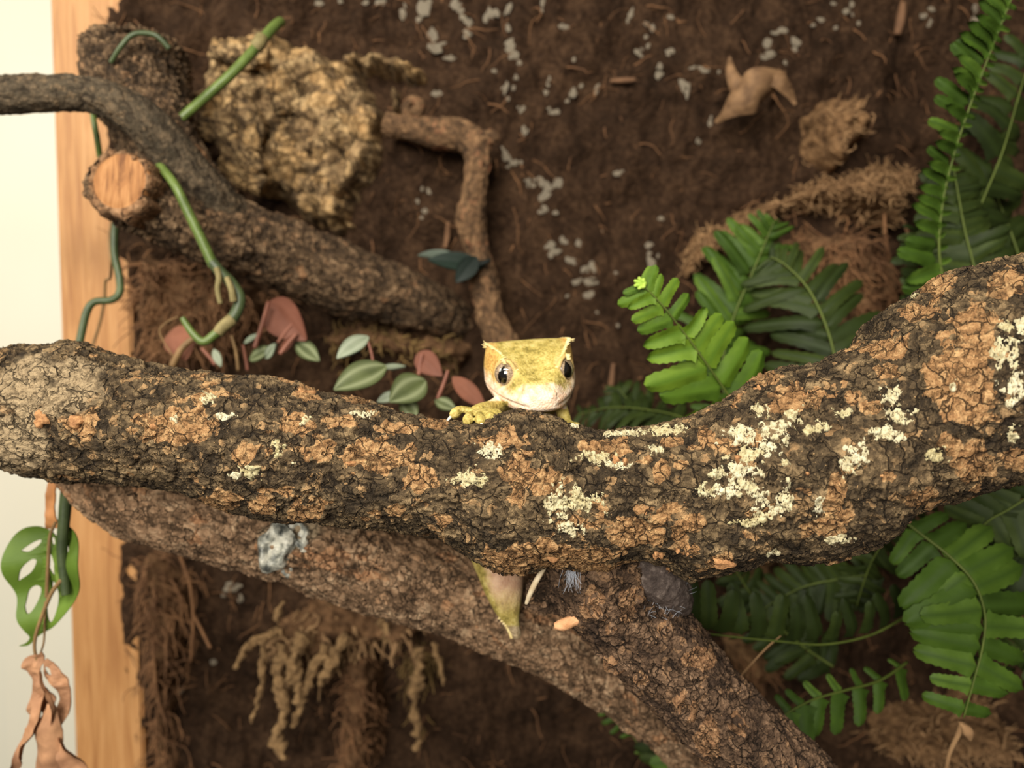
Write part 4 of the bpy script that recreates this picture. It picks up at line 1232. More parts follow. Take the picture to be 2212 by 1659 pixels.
# long thin chips of bark and roots on the wall
MT['chip'] = simple('dull_chip', (88, 62, 44), (128, 94, 66), 120, 0.85, 0.0005).m
for k, (a, b, c, d_, r, lab) in enumerate([(1950, 5, 1938, 75, 10, 'upright brown wood chip on the peat wall near the hanging fern'), (1325, 785, 1312, 870, 7, 'thin upright tan stick rising beside the gecko'), (968, 480, 962, 535, 7, 'small orange brown chip above the dark green leaves'), (1318, 175, 1372, 172, 6, 'slim horizontal tan chip on the peat wall')]):
    mb = MB(); q = wall_pt([a, (a + c) / 2 + 2, c], [b, (b + d_) / 2, d_], 0.004)
    mb.tube(q, np.array([0.6, 1, 0.7]) * r * PXM(0.39), 16, 7)
    tag(obj('wood_chip', mb.mesh('wood_chip'), MT['chip']), lab, 'wood chip')
rts = MB()
for pts in [[(385, 1190), (410, 1260), (418, 1340), (412, 1430)], [(420, 1330), (440, 1370), (455, 1400)], [(250, 580), (275, 610), (300, 640)], [(1165 + 745, 420), (1912, 500), (1922, 560)], [(1945, 470), (1960, 500), (1965, 540)], [(640, 700), (600, 700), (560, 720)], [(330, 1380), (340, 1500), (360, 1560)]]:
    a_ = np.array(pts, float)
    rts.tube(wall_pt(a_[:, 0], a_[:, 1], 0.016), np.full(len(a_), 3.6) * PXM(0.37), 18, 6)
o = obj('root_strands', rts.mesh('root_strands'), MT['fibre'], wall)
o['kind'] = 'stuff'

# ------------------------------------------------------------------ dark leaves by the twig
def blade(mb, base, tip, width, nrm, cup=0.2, bend=0.0, nl=18, nw=9, pw=0.9, thick=0.0003):
    """oval leaf blade with two faces; returns nothing"""
    base, tip, nrm = np.asarray(base, float), np.asarray(tip, float), np.asarray(nrm, float)
    D = tip - base
    L = np.linalg.norm(D)
    D = D / L
    nrm = nrm - D * (nrm @ D); nrm /= np.linalg.norm(nrm)
    S = np.cross(nrm, D)
    t = np.linspace(0, 1, nl)
    w = width / 2 * np.sin(math.pi * np.clip(t, 0.012, 0.988) ** pw) ** 0.75
    v = np.linspace(-1, 1, nw)
    G = base + D * (t * L)[:, None, None] + S * (w[:, None] * v[None])[..., None] + nrm * (cup * np.abs(w[:, None] * v[None]) + bend * L * (t * (1 - t))[:, None] - 0.03 * L * np.cos(v * 9)[None] * np.sin(t * math.pi)[:, None] * 0.25)[..., None]
    q = grid_quads(nl, nw)
    mb.add(np.concatenate([(G + nrm * thick).reshape(-1, 3), (G - nrm * thick).reshape(-1, 3)]), np.concatenate([q, q[:, ::-1] + nl * nw]))
    rb_ = np.tile(np.exp(-(((v * 3.0) % 1 - 0.5) / 0.2) ** 2), (nl, 1)).ravel()
    return np.concatenate([rb_, rb_])


def leafobj(name, parent, mat, a, b, Ya, Yb, wpx, nrm, cup=0.2, bend=0.1, pw=0.9):
    mb = MB()
    rb_ = blade(mb, P(a[0], a[1], Ya), P(b[0], b[1], Yb), wpx * PXM((Ya + Yb) / 2), nrm, cup, bend, pw=pw)
    me = mb.mesh(name)
    attr(me, 'rib', rb_)
    return obj(name, me, mat, parent)


MT['dkleaf'] = leaf_mat('dark_leaf', (10, 18, 14), (18, 28, 22), (30, 42, 34), 60, 0.45, 0.0)
MT['greyleaf'] = leaf_mat('grey_green_leaf', (48, 56, 48), (70, 78, 68), (92, 100, 88), 60, 0.45, 0.0)
dk = thing('plant', 'small dark green plant clipped to the bent twig', 'plant', P(1010, 600, 0.365))
leafobj('leaf', dk, MT['dkleaf'], (1045, 575), (925, 562), 0.358, 0.352, 46, (0, -1, 0.5))
leafobj('leaf', dk, MT['greyleaf'], (985, 552), (903, 552), 0.357, 0.354, 24, (0, -1, 0.7))
leafobj('leaf', dk, MT['dkleaf'], (1030, 555), (985, 610), 0.355, 0.350, 42, (0.2, -1, 0.3))
mb = MB(); mb.tube(P(np.array([1060, 1035, 1010, 1000]), np.array([562, 572, 580, 610]), 0.357), np.array([4, 8, 9, 5]) * PXM(0.357), 14, 7)
obj('stem', mb.mesh('stem'), MT['dkleaf'], dk)

# ------------------------------------------------------------------ striped and red-backed leaves behind the branch
MT['pep_green'] = leaf_mat('striped_green_leaf', (62, 70, 38), (80, 88, 50), (100, 108, 68), 120, 0.45, 0.05, (126, 132, 98))
MT['pep_silver'] = leaf_mat('silver_leaf', (84, 94, 74), (110, 120, 98), (136, 142, 120), 120, 0.4, 0.05, (144, 150, 130))
MT['pep_red'] = leaf_mat('red_underside_leaf', (100, 60, 45), (119, 74, 58), (134, 90, 72), 120, 0.5, 0.15, (108, 66, 50))
MT['pep_dull'] = leaf_mat('dull_red_leaf', (90, 54, 38), (116, 70, 50), (136, 86, 64), 120, 0.55, 0.12)
MT['petiole'] = simple('pink_petiole', (108, 64, 50), (138, 88, 68), 200, 0.5, 0).m
MT['tan_stem'] = simple('tan_stem', (104, 80, 50), (146, 114, 74), 150, 0.6, 0).m


def petiole(parent, pts, r, mat='petiole', name='petiole'):
    a_ = np.array(pts, float)
    mb = MB(); mb.tube(P(a_[:, 0], a_[:, 1], a_[:, 2]), np.linspace(r, r * 0.75, len(a_)) * PXM(a_[:, 2].mean()), 16, 7)
    return obj(name, mb.mesh(name), MT[mat], parent)


pa = thing('plant', 'leafy plant with salmon red leaf backs in front of the brown root lump', 'plant', P(560, 830, 0.335))
leafobj('leaf', pa, MT['pep_red'], (582, 655), (662, 735), 0.330, 0.322, 82, (-0.2, -1, 0.15), 0.25, 0.15, 0.75)
leafobj('leaf', pa, MT['pep_dull'], (385, 705), (402, 778), 0.325, 0.32, 70, (0, -1, 0.1), 0.2, 0.1)
leafobj('leaf', pa, MT['pep_silver'], (528, 742), (562, 722), 0.322, 0.320, 15, (0, -1, 0.7))
leafobj('leaf', pa, MT['pep_silver'], (575, 775), (595, 742), 0.320, 0.318, 22, (0, -1, 0.5))
leafobj('leaf', pa, MT['pep_green'], (540, 778), (590, 752), 0.324, 0.320, 34, (0, -1, 0.6))
leafobj('leaf', pa, MT['pep_green'], (640, 740), (690, 780), 0.325, 0.320, 38, (0, -1, 0.4))
leafobj('leaf', pa, MT['pep_silver'], (462, 755), (478, 792), 0.320, 0.318, 18, (0, -1, 0.4))
leafobj('leaf', pa, MT['pep_red'], (600, 765), (645, 720), 0.324, 0.322, 20, (0.3, -1, 0.3))
petiole(pa, [(550, 752, 0.318), (565, 705, 0.32), (580, 652, 0.324)], 5.5)
petiole(pa, [(605, 765, 0.318), (622, 742, 0.319), (640, 722, 0.32)], 5)
petiole(pa, [(600, 740, 0.322), (618, 715, 0.323), (632, 700, 0.324)], 3.5)
petiole(pa, [(466, 788, 0.32), (450, 768, 0.32), (435, 752, 0.32)], 5)
petiole(pa, [(515, 800, 0.322), (510, 760, 0.322), (500, 725, 0.322)], 4, 'tan_stem')
petiole(pa, [(535, 800, 0.324), (530, 770, 0.324), (525, 745, 0.324)], 4)
petiole(pa, [(372, 792, 0.316), (390, 757, 0.316), (412, 735, 0.317), (428, 728, 0.318)], 8, 'tan_stem', 'dry_stem')
petiole(pa, [(375, 770, 0.317), (352, 735, 0.317), (345, 712, 0.317), (362, 695, 0.317), (385, 684, 0.317)], 1.8, 'tan_stem', 'tendril')

pb = thing('plant', 'striped silver green leafy plant beside the gecko', 'plant', P(880, 900, 0.30))
leafobj('leaf', pb, MT['pep_silver'], (796, 728), (728, 774), 0.300, 0.292, 40, (0, -1, 0.5), 0.2, 0.25)
leafobj('leaf', pb, MT['pep_green'], (834, 792), (722, 842), 0.296, 0.286, 66, (0, -1, 0.45), 0.2, 0.2)
leafobj('leaf', pb, MT['pep_silver'], (815, 800), (876, 792), 0.300, 0.304, 20, (0, -0.6, 0.9))
leafobj('leaf', pb, MT['pep_green'], (918, 822), (842, 868), 0.298, 0.288, 72, (0.1, -1, 0.4), 0.25, 0.15)
leafobj('leaf', pb, MT['pep_green'], (870, 860), (900, 905), 0.296, 0.292, 40, (0, -1, 0.3))
leafobj('leaf', pb, MT['pep_silver'], (860, 850), (815, 868), 0.300, 0.298, 24, (0, -1, 0.4))
leafobj('leaf', pb, MT['pep_green'], (940, 865), (985, 885), 0.304, 0.300, 30, (0, -1, 0.5))
leafobj('leaf', pb, MT['pep_red'], (902, 765), (955, 812), 0.312, 0.306, 50, (0, -1, 0.1), 0.2, 0.1, 0.75)
leafobj('leaf', pb, MT['pep_dull'], (978, 815), (1048, 880), 0.306, 0.302, 40, (0, -1, 0.2), 0.2, 0.15)
petiole(pb, [(807, 795, 0.296), (803, 765, 0.297), (795, 738, 0.298)], 4)
petiole(pb, [(905, 810, 0.308), (907, 790, 0.309), (912, 765, 0.31)], 5)
petiole(pb, [(945, 862, 0.304), (958, 830, 0.305), (968, 800, 0.306)], 5)

# ------------------------------------------------------------------ climbing vine and its leaves
MT['vine'] = simple('green_vine', (64, 80, 34), (106, 124, 60), 110, 0.4, 0.0003, 0.4).m
MT['vine_dark'] = simple('dark_green_vine', (48, 60, 36), (78, 90, 54), 110, 0.45, 0.0003, 0.4).m
MT['node'] = simple('vine_node', (104, 94, 58), (140, 126, 84), 200, 0.7, 0.0005).m
v1 = thing('vine', 'bare green vine stem looping down around the upper branches', 'vine', P(440, 745, 0.315))


def vine(parent, pts, r0, r1, mat, name='stem'):
    a_ = np.array(pts, float)
    mb = MB(); mb.tube(P(a_[:, 0], a_[:, 1], a_[:, 2]), np.linspace(r0, r1, len(a_)) * PXM(a_[:, 2].mean()), 12 * len(a_), 12)
    return obj(name, mb.mesh(name), MT[mat], parent)


vine(v1, [(606, 48, 0.345), (590, 60, 0.338), (560, 95, 0.332), (510, 150, 0.326), (450, 205, 0.322), (392, 255, 0.318), (350, 290, 0.322), (325, 320, 0.33)], 11.5, 9, 'vine')
vine(v1, [(566, 82, 0.3325), (560, 93, 0.331), (552, 103, 0.331)], 14, 14, 'node', 'node')
vine(v1, [(322, 325, 0.318), (345, 357, 0.303), (378, 400, 0.296), (405, 455, 0.296), (432, 510, 0.297), (462, 575, 0.298)], 9, 11, 'vine')
vine(v1, [(458, 566, 0.298), (478, 590, 0.298), (500, 612, 0.299), (518, 645, 0.299), (508, 680, 0.298), (485, 705, 0.296)], 12, 13, 'vine_dark')
vine(v1, [(492, 696, 0.296), (465, 722, 0.294), (440, 738, 0.293), (418, 722, 0.293), (402, 700, 0.293), (394, 686, 0.293)], 11, 6, 'vine')
vine(v1, [(468, 580, 0.296), (473, 600, 0.295), (470, 625, 0.295), (476, 656, 0.295)], 7, 5, 'node', 'aerial_root')
vine(v1, [(490, 600, 0.296), (500, 625, 0.295), (505, 650, 0.296)], 6, 8, 'node', 'aerial_root')
vine(v1, [(502, 690, 0.297), (480, 708, 0.295), (470, 722, 0.294)], 14, 12, 'node', 'node')
vine(v1, [(240, 135, 0.310), (262, 100, 0.308), (290, 74, 0.309), (335, 76, 0.309), (366, 105, 0.311)], 5, 6, 'vine_dark')
v2 = thing('vine', 'thin green vine hanging in front of the pine post', 'vine', P(180, 740, 0.33))
vine(v2, [(200, 225, 0.325), (203, 262, 0.322), (210, 300, 0.322), (216, 340, 0.325)], 6, 6, 'vine')
vine(v2, [(255, 465, 0.325), (248, 505, 0.322), (248, 550, 0.321), (258, 600, 0.320), (258, 632, 0.318), (240, 648, 0.316), (205, 652, 0.314), (188, 672, 0.312), (176, 720, 0.308), (166, 770, 0.304)], 8, 8, 'vine_dark')
vine(v2, [(240, 480, 0.33), (236, 520, 0.33), (240, 570, 0.33), (238, 600, 0.34), (228, 608, 0.345), (225, 650, 0.348), (215, 700, 0.35), (195, 760, 0.35)], 3, 3.5, 'tan_stem', 'aerial_root')

v3 = thing('vine', 'dark vine stem with a green holed leaf, hanging in front of the white panel', 'vine', P(140, 1290, 0.27))
vine(v3, [(160, 1000, 0.262), (145, 1060, 0.264), (138, 1130, 0.264), (134, 1190, 0.264), (139, 1250, 0.264), (142, 1284, 0.264)], 14, 9, 'vine_dark')
vine(v3, [(120, 1128, 0.266), (108, 1160, 0.266), (104, 1220, 0.266), (101, 1290, 0.267)], 3.5, 4, 'tan_stem', 'petiole')
vine(v3, [(133, 1252, 0.263), (112, 1280, 0.263), (95, 1320, 0.263), (78, 1370, 0.263), (75, 1405, 0.263), (85, 1440, 0.263)], 5, 3, 'tan_stem', 'petiole')
vine(v3, [(98, 1300, 0.266), (97, 1340, 0.266), (95, 1385, 0.266), (88, 1410, 0.266)], 2.5, 2, 'tan_stem', 'petiole')


def outline_leaf(name, outer, holes, Y, mat, parent, thick=0.0004, warp=None):
    cu = bpy.data.curves.new(name, 'CURVE')
    cu.dimensions = '2D'
    cu.fill_mode = 'BOTH'
    for poly in [outer] + holes:
        pts = catmull(np.array(poly + [poly[0]], float), len(poly) * 5)[:-1]
        w = P(pts[:, 0], pts[:, 1], Y)
        sp_ = cu.splines.new('POLY')
        sp_.points.add(len(w) - 1)
        for q, c in zip(sp_.points, w):
            q.co = (c[0], c[2], 0, 1)
        sp_.use_cyclic_u = True
    cu.extrude = thick
    t_ = bpy.data.objects.new(name, cu)
    COL.objects.link(t_)
    dg = bpy.context.evaluated_depsgraph_get()
    me = bpy.data.meshes.new_from_object(t_.evaluated_get(dg))
    bpy.data.objects.remove(t_)
    bm = bmesh.new()
    bm.from_mesh(me)
    bmesh.ops.remove_doubles(bm, verts=bm.verts[:], dist=1e-6)
    bmesh.ops.triangulate(bm, faces=bm.faces[:])
    for _ in range(2):
        long_ = [e for e in bm.edges if e.calc_length() > 0.003]
        bmesh.ops.subdivide_edges(bm, edges=long_, cuts=1)
        bmesh.ops.triangulate(bm, faces=bm.faces[:])
    bm.to_mesh(me)
    bm.free()
    V = np.array([v.co for v in me.vertices])
    W = np.stack([V[:, 0], Y + V[:, 2], V[:, 1]], -1)
    if warp is not None: W[:, 1] += warp(W)
    me.vertices.foreach_set('co', W.astype(np.float32).ravel())
    me.materials.clear()
    me.update()
    attr(me, 'rib', np.zeros(len(W)))
    return obj(name, me, mat, parent)


MT['mon'] = leaf_mat('holed_leaf', (82, 106, 34), (104, 128, 48), (124, 146, 66), 60, 0.42, 0.2)
outer = [(98, 1146), (80, 1137), (55, 1140), (35, 1160), (26, 1195), (29, 1240), (45, 1285), (52, 1325), (66, 1355), (72, 1372), (62, 1385), (50, 1390), (66, 1391), (80, 1378), (95, 1366), (125, 1348), (160, 1310), (182, 1268), (191, 1225), (186, 1180), (172, 1148), (152, 1132), (138, 1140), (124, 1158), (110, 1150)]
holes = [[(56, 1185), (72, 1172), (88, 1166), (86, 1176), (70, 1188)], [(50, 1250), (60, 1222), (78, 1204), (88, 1208), (78, 1230)], [(62, 1305), (65, 1275), (80, 1264), (88, 1275), (80, 1310), (70, 1320)], [(106, 1198), (118, 1194), (130, 1215), (132, 1245), (120, 1235)], [(102, 1310), (112, 1260), (122, 1262), (130, 1300), (126, 1330), (114, 1338)], [(110, 1165), (116, 1160), (122, 1172), (116, 1175)], [(146, 1176), (154, 1170), (162, 1184), (152, 1188)], [(148, 1222), (158, 1216), (162, 1232), (154, 1244), (148, 1236)]]
cxm = float(P(100, 1250, 0.268)[0])
outline_leaf('holed_leaf', outer, holes, 0.2685, MT['mon'], v3, 0.0003, lambda W: -0.35 * np.abs(W[:, 0] - cxm) + 0.0015 * np.sin(W[:, 2] * 300))['label'] = 'green leaf with oval holes'
leafobj('young_leaf', v3, MT['mon'], (128, 1170), (132, 1290), 0.2665, 0.2665, 20, (0.3, -1, 0))

dl = thing('dry_leaf', 'withered brown holed leaf dangling on thin stalks below the green holed leaf', 'dry leaf', P(95, 1660, 0.263))
MT['dead'] = simple('withered_leaf', (124, 86, 62), (190, 142, 104), 90, 0.7, 0.0006).m
O1 = [(85, 1412), (60, 1418), (51, 1438), (62, 1455), (70, 1475), (66, 1510), (60, 1535), (66, 1545), (84, 1520), (96, 1540), (112, 1530), (118, 1510), (104, 1490), (92, 1470), (88, 1450), (94, 1430), (100, 1425), (118, 1440), (148, 1465), (150, 1495), (146, 1540), (128, 1572), (118, 1560), (122, 1530), (126, 1510), (116, 1480), (98, 1460), (92, 1412)]
outline_leaf('dead_lobe', O1, [[(96, 1440), (106, 1446), (112, 1458), (102, 1456)]], 0.263, MT['dead'], dl, 0.0003, lambda W: 0.004 * fbm(W * 1000 / 9, 3))
mb = MB()
ribbon(mb, P(np.array([92, 80, 58, 28]), np.array([1500, 1560, 1605, 1665]), np.array([0.263, 0.26, 0.262, 0.265])), np.array([18, 18, 16, 8]) * PXM(0.263), np.array([(1, -0.3, 0.3), (1, -0.6, 0.3), (0.8, -0.8, 0.5), (0.8, 0.5, 0.5)]), 0.5)
ribbon(mb, P(np.array([108, 100, 95, 105]), np.array([1520, 1580, 1630, 1700]), np.array([0.26, 0.258, 0.26, 0.262])), np.array([10, 26, 32, 30]) * PXM(0.263), np.array([(1, -0.4, 0), (1, 0.2, 0), (1, -0.3, 0), (1, 0.4, 0)]), -0.5)
ribbon(mb, P(np.array([120, 140, 160, 180]), np.array([1590, 1620, 1650, 1700]), np.array([0.262, 0.26, 0.262, 0.264])), np.array([8, 20, 24, 22]) * PXM(0.263), np.array([(0.6, -0.4, 0.5), (0.8, -0.5, 0.5), (1, 0.2, 0.4), (1, 0.4, 0.2)]), 0.4)
ribbon(mb, P(np.array([88, 100, 118, 112]), np.array([1450, 1490, 1520, 1570]), np.array([0.261, 0.260, 0.259, 0.26])), np.array([3, 8, 10, 8]) * PXM(0.263), np.array([(0.6, -0.9, 0.2)] * 4), 0.5)
obj('dead_blade', mb.mesh('dead_blade'), MT['dead'], dl)
mb = MB(); ribbon(mb, P(np.array([118, 112, 112, 120]), np.array([1030, 1075, 1110, 1140]), np.array([0.275, 0.274, 0.274, 0.275])), np.array([10, 12, 14, 20]) * PXM(0.275), np.array([(1, -0.2, 0)] * 4), 0.3)
MT['rust'] = simple('rust_sheath', (168, 110, 62), (206, 146, 94), 60, 0.6, 0.0004).m
tag(obj('dry_sheath', mb.mesh('dry_sheath'), MT['rust']), 'rusty orange dry leaf sheath hanging beside the dark vine stem', 'dry leaf')
# ------------------------------------------------------------------ the gecko
def rotm(yaw, pitch, roll):
    """head frame columns: right, forward (nose), up; forward points at the viewer (-Y)"""
    cy, sy = math.cos(yaw), math.sin(yaw)
    f = np.array([sy, -cy, 0.0])
    r = np.array([cy, sy, 0.0])           # picture right
    u = np.array([0, 0, 1.0])
    f2 = f * math.cos(pitch) - u * math.sin(pitch)
    u2 = u * math.cos(pitch) + f * math.sin(pitch)
    r3 = r * math.cos(roll) + u2 * math.sin(roll)
    u3 = u2 * math.cos(roll) - r * math.sin(roll)
    return np.column_stack([r3, f2, u3])


HR = rotm(math.radians(8.5), math.radians(17), math.radians(4))
HO = P(1151, 812, 0.2335)
mm = 0.001


def head2w(q):
    return HO + (np.asarray(q, float) * mm) @ HR.T


# stations: a, ztop, crest(w,z), temple(w,z), cheek(w,z), lip(w,z), jaw(w,z), zchin
ST = [
    (18.6, -0.6, (1.0, -0.7), (1.5, -1.0), (1.9, -1.6), (2.0, -2.3), (1.4, -2.9), -3.1),
    (18.0, 0.9, (2.2, 0.6), (3.0, 0.0), (3.6, -1.0), (3.8, -2.4), (3.0, -3.7), -4.1),
    (16.2, 2.2, (3.2, 1.9), (4.4, 1.0), (5.4, -0.6), (5.9, -2.6), (4.8, -4.6), -5.2),
    (13.0, 3.3, (4.0, 3.1), (5.4, 2.0), (6.9, 0.0), (8.0, -2.8), (6.6, -5.4), -6.2),
    (9.0, 4.5, (5.2, 4.6), (6.8, 3.2), (8.4, 0.4), (10.0, -3.0), (8.2, -6.1), -7.0),
    (4.5, 6.2, (7.8, 6.9), (8.8, 5.0), (9.9, 1.0), (11.7, -3.2), (9.6, -6.7), -7.6),
    (0.0, 7.6, (9.8, 8.1), (10.8, 6.0), (11.9, 1.6), (13.0, -3.2), (10.8, -7.0), -7.9),
    (-4.5, 8.5, (11.5, 8.5), (12.6, 6.2), (13.5, 1.6), (13.9, -3.2), (11.3, -7.0), -7.9),
    (-8.5, 8.7, (12.4, 8.4), (13.3, 6.0), (13.9, 1.4), (13.7, -3.4), (11.0, -6.9), -7.8),
    (-12.5, 7.6, (10.8, 7.2), (12.0, 5.0), (12.4, 1.0), (11.6, -3.8), (9.2, -6.6), -7.5),
    (-16.5, 5.8, (7.6, 5.0), (9.2, 3.4), (9.8, 0.2), (8.8, -3.6), (6.8, -5.9), -6.9),
]


def half_profile(s):
    a, zt, c, t, k, l, j, zb = s
    return np.array([(0, zt), (c[0] * 0.5, zt + (c[1] - zt) * 0.12), (c[0] * 0.86, zt + (c[1] - zt) * 0.72), (c[0], c[1]), (t[0], t[1]), (k[0], k[1]), (l[0] * 1.0, l[1] + 1.3), (l[0], l[1]), (l[0] - 0.45, l[1] - 1.2), (j[0], j[1]), (j[0] * 0.5, zb - 0.0), (0, zb)])


NH = 64
HP = []
for s_ in ST:
    c = catmull(half_profile(s_), NH + 1)
    HP.append(c)
HP = np.array(HP)                                   # stations, NH+1, 2
a_st = np.array([s_[0] for s_ in ST])
NS = 110
tt = np.linspace(0, len(ST) - 1, NS)
flat = np.concatenate([a_st[:, None], HP.reshape(len(ST), -1)], 1)
fl = catmull(flat, NS)
aS = fl[:, 0]
HPd = fl[:, 1:].reshape(NS, NH + 1, 2)
# mouth groove
vv = np.linspace(0, 11, NH + 1)
groove = 0.95 * np.exp(-((vv - 7.3) / 0.33) ** 2)
nz_ = np.linalg.norm(HPd - np.array([0, -0.5]), axis=2)
gs = sstep(18.4, 16.5, aS)[:, None] * sstep(-9, -6, aS)[:, None]
HPd = HPd - (HPd - np.array([0, -0.5])) / (nz_[..., None] + 1e-6) * (groove[None] * gs)[..., None]
ring = np.concatenate([HPd, (HPd * (-1, 1))[:, 1:-1][:, ::-1]], 1)        # closed section, right side then left
mR = ring.shape[1]
Hl = np.stack([ring[..., 0], np.broadcast_to(aS[:, None], ring.shape[:2]), ring[..., 1]], -1)
EYE = {s: np.array([s * 8.0, 4.6, 3.0]) for s in (1, -1)}
for s in (1, -1):                                   # raised orbit with a hollow for the eye
    d = np.linalg.norm(Hl - EYE[s], axis=2)
    out = np.array([s * 0.9, 0.35, 0.1]); out /= np.linalg.norm(out)
    Hl = Hl + (0.9 * np.exp(-((d - 4.6) / 1.3) ** 2))[..., None] * out - (2.2 * np.exp(-(d / 3.0) ** 2))[..., None] * out
    nd = np.linalg.norm(Hl - np.array([s * 2.5, 17.2, 0.0]), axis=2)
    Hl = Hl + (0.45 * np.exp(-((nd - 0.9) / 0.5) ** 2) - 0.5 * np.exp(-(nd / 0.5) ** 2))[..., None] * np.array([s * 0.5, 0.6, 0.6])
# soft hollow between the eyes, snout ridges
x_, y_, z_ = Hl[..., 0], Hl[..., 1], Hl[..., 2]
topm = sstep(0.0, 3.0, z_)
Hl[..., 2] -= topm * 0.9 * np.exp(-(x_ / 2.4) ** 2) * np.exp(-((y_ - 7) / 6) ** 2)
HW = head2w(Hl)

# neck, trunk and tail stump follow a spine behind the branch
spine = np.array([(1128, 862, 0.2565, 8.0, 7.5), (1118, 925, 0.2600, 10.5, 9.0), (1106, 1000, 0.2600, 12.5, 10.0), (1092, 1080, 0.2590, 13.5, 10.5), (1082, 1150, 0.2570, 12.5, 9.5), (1080, 1200, 0.2535, 10.0, 8.0), (1083, 1240, 0.2505, 7.6, 6.6), (1090, 1280, 0.2480, 6.1, 5.2), (1098, 1318, 0.2460, 4.2, 3.8),
                  (1107, 1345, 0.2450, 2.3, 2.3), (1113, 1362, 0.2448, 1.75, 1.75), (1116, 1374, 0.2448, 1.55, 1.5), (1117, 1380, 0.2448, 0.7, 0.7)], float)
SPW = P(spine[:, 0], spine[:, 1], spine[:, 2])
NB = 110
Cb = catmull(np.vstack([head2w([0, -16.5, -0.8]), SPW]), NB)
Rb = catmull(np.vstack([[8.6, 6.2], spine[:, 3:5]]), NB) * mm
Tb = np.gradient(Cb, axis=0); Tb /= np.linalg.norm(Tb, axis=1)[:, None]
# section axes: dorsal direction turns from head-up to the rear (+Y) as the body hangs
dors = np.zeros((NB, 3))
for k in range(NB):
    w = sstep(0, 0.16, np.array([k / NB]))[0]
    dv = HR[:, 2] * (1 - w) + np.array([-0.55 * sstep(0.45, 0.8, np.array([k / NB]))[0], 0.85, 0.15]) * w
    dv = dv - Tb[k] * (dv @ Tb[k])
    dors[k] = dv / np.linalg.norm(dv)
latr = np.cross(dors, Tb)
latr *= np.sign((latr @ HR[:, 0]).mean())
# angles of the head ring so that the vertices line up (right side first)
ang_r = np.concatenate([np.linspace(math.pi / 2, -math.pi / 2, NH + 1), np.linspace(-math.pi / 2, -3 * math.pi / 2, NH + 1)[1:-1]])
ca, sa = np.cos(ang_r), np.sin(ang_r)
GB = Cb[:, None] + latr[:, None] * (Rb[:, 0][:, None] * ca)[..., None] + dors[:, None] * (Rb[:, 1][:, None] * sa)[..., None]
# small scalloped ridge of scales down the tail
allG = np.concatenate([HW, GB[3:]], 0)
cvg, ctg = caps(allG)
gm = MB()
gm.add(np.concatenate([allG.reshape(-1, 3), cvg]), grid_quads(len(allG), mR, True), ctg)


def limb(pts, n=24, m=14):
    a_ = np.array(pts, float)
    gm.tube(P(a_[:, 0], a_[:, 1], a_[:, 2]), a_[:, 3] * mm, n, m)


claws = MB()


def toes(wrist, tips, r0=1.15, pad=1.7, claw=True):
    for (kx, ky, kY, tx, ty, tY) in tips:
        w = np.array(wrist, float)
        q = np.array([(w[0], w[1], w[2]), ((w[0] + kx) / 2, (w[1] + ky) / 2, (w[2] + kY) / 2 - 0.0006), (kx, ky, kY), ((kx + tx) / 2, (ky + ty) / 2, (kY + tY) / 2), (tx, ty, tY)])
        gm.tube(P(q[:, 0], q[:, 1], q[:, 2]), np.array([r0 * 1.3, r0, r0 * 0.95, pad * 0.95, pad * 0.55]) * mm, 18, 12)
        if claw:
            e = np.array([(tx, ty, tY), (tx + (tx - kx) * 0.35, ty + (ty - ky) * 0.35 + 3, tY - 0.0004), (tx + (tx - kx) * 0.5, ty + (ty - ky) * 0.5 + 8, tY)])
            claws.tube(P(e[:, 0], e[:, 1], e[:, 2]), np.array([0.45, 0.32, 0.08]) * mm, 8, 7)


# near arm reaching over the branch, hand spread on the bark
limb([(1120, 905, 0.252, 4.2), (1100, 885, 0.243, 3.6), (1082, 876, 0.234, 3.0), (1062, 884, 0.227, 2.7), (1040, 890, 0.2215, 2.7), (1026, 893, 0.219, 2.2)])
toes((1034, 891, 0.2195), [(995, 884, 0.2185, 974, 900, 0.2175), (1014, 897, 0.2145, 1008, 917, 0.2115), (1036, 899, 0.2135, 1040, 915, 0.2105), (1055, 896, 0.2145, 1066, 908, 0.2115), (1060, 890, 0.217, 1083, 899, 0.2145)])
# far arm
limb([(1150, 905, 0.252, 4.2), (1190, 868, 0.243, 3.4), (1207, 872, 0.234, 2.2), (1216, 892, 0.2285, 1.9), (1221, 910, 0.2265, 2.0)])
toes((1220, 908, 0.2265), [(1236, 918, 0.2255, 1252, 928, 0.2245), (1226, 925, 0.2235, 1230, 938, 0.2215), (1212, 925, 0.225, 1206, 935, 0.2235)], claw=False)
# hind legs hugging the back of the branch
for s in (1, -1):
    cx = 1085
    limb([(cx + s * 30, 1150, 0.257, 4.8), (cx + s * 85, 1090, 0.258, 4.6), (cx + s * 120, 1030, 0.254, 3.4), (cx + s * 128, 1050, 0.250, 2.6), (cx + s * 132, 1070, 0.247, 2.4)])
    toes((cx + s * 130, 1064, 0.247), [(cx + s * 115, 1085, 0.243, cx + s * 108, 1098, 0.241), (cx + s * 132, 1088, 0.243, cx + s * 132, 1102, 0.241), (cx + s * 150, 1082, 0.243, cx + s * 160, 1094, 0.241)], claw=False)
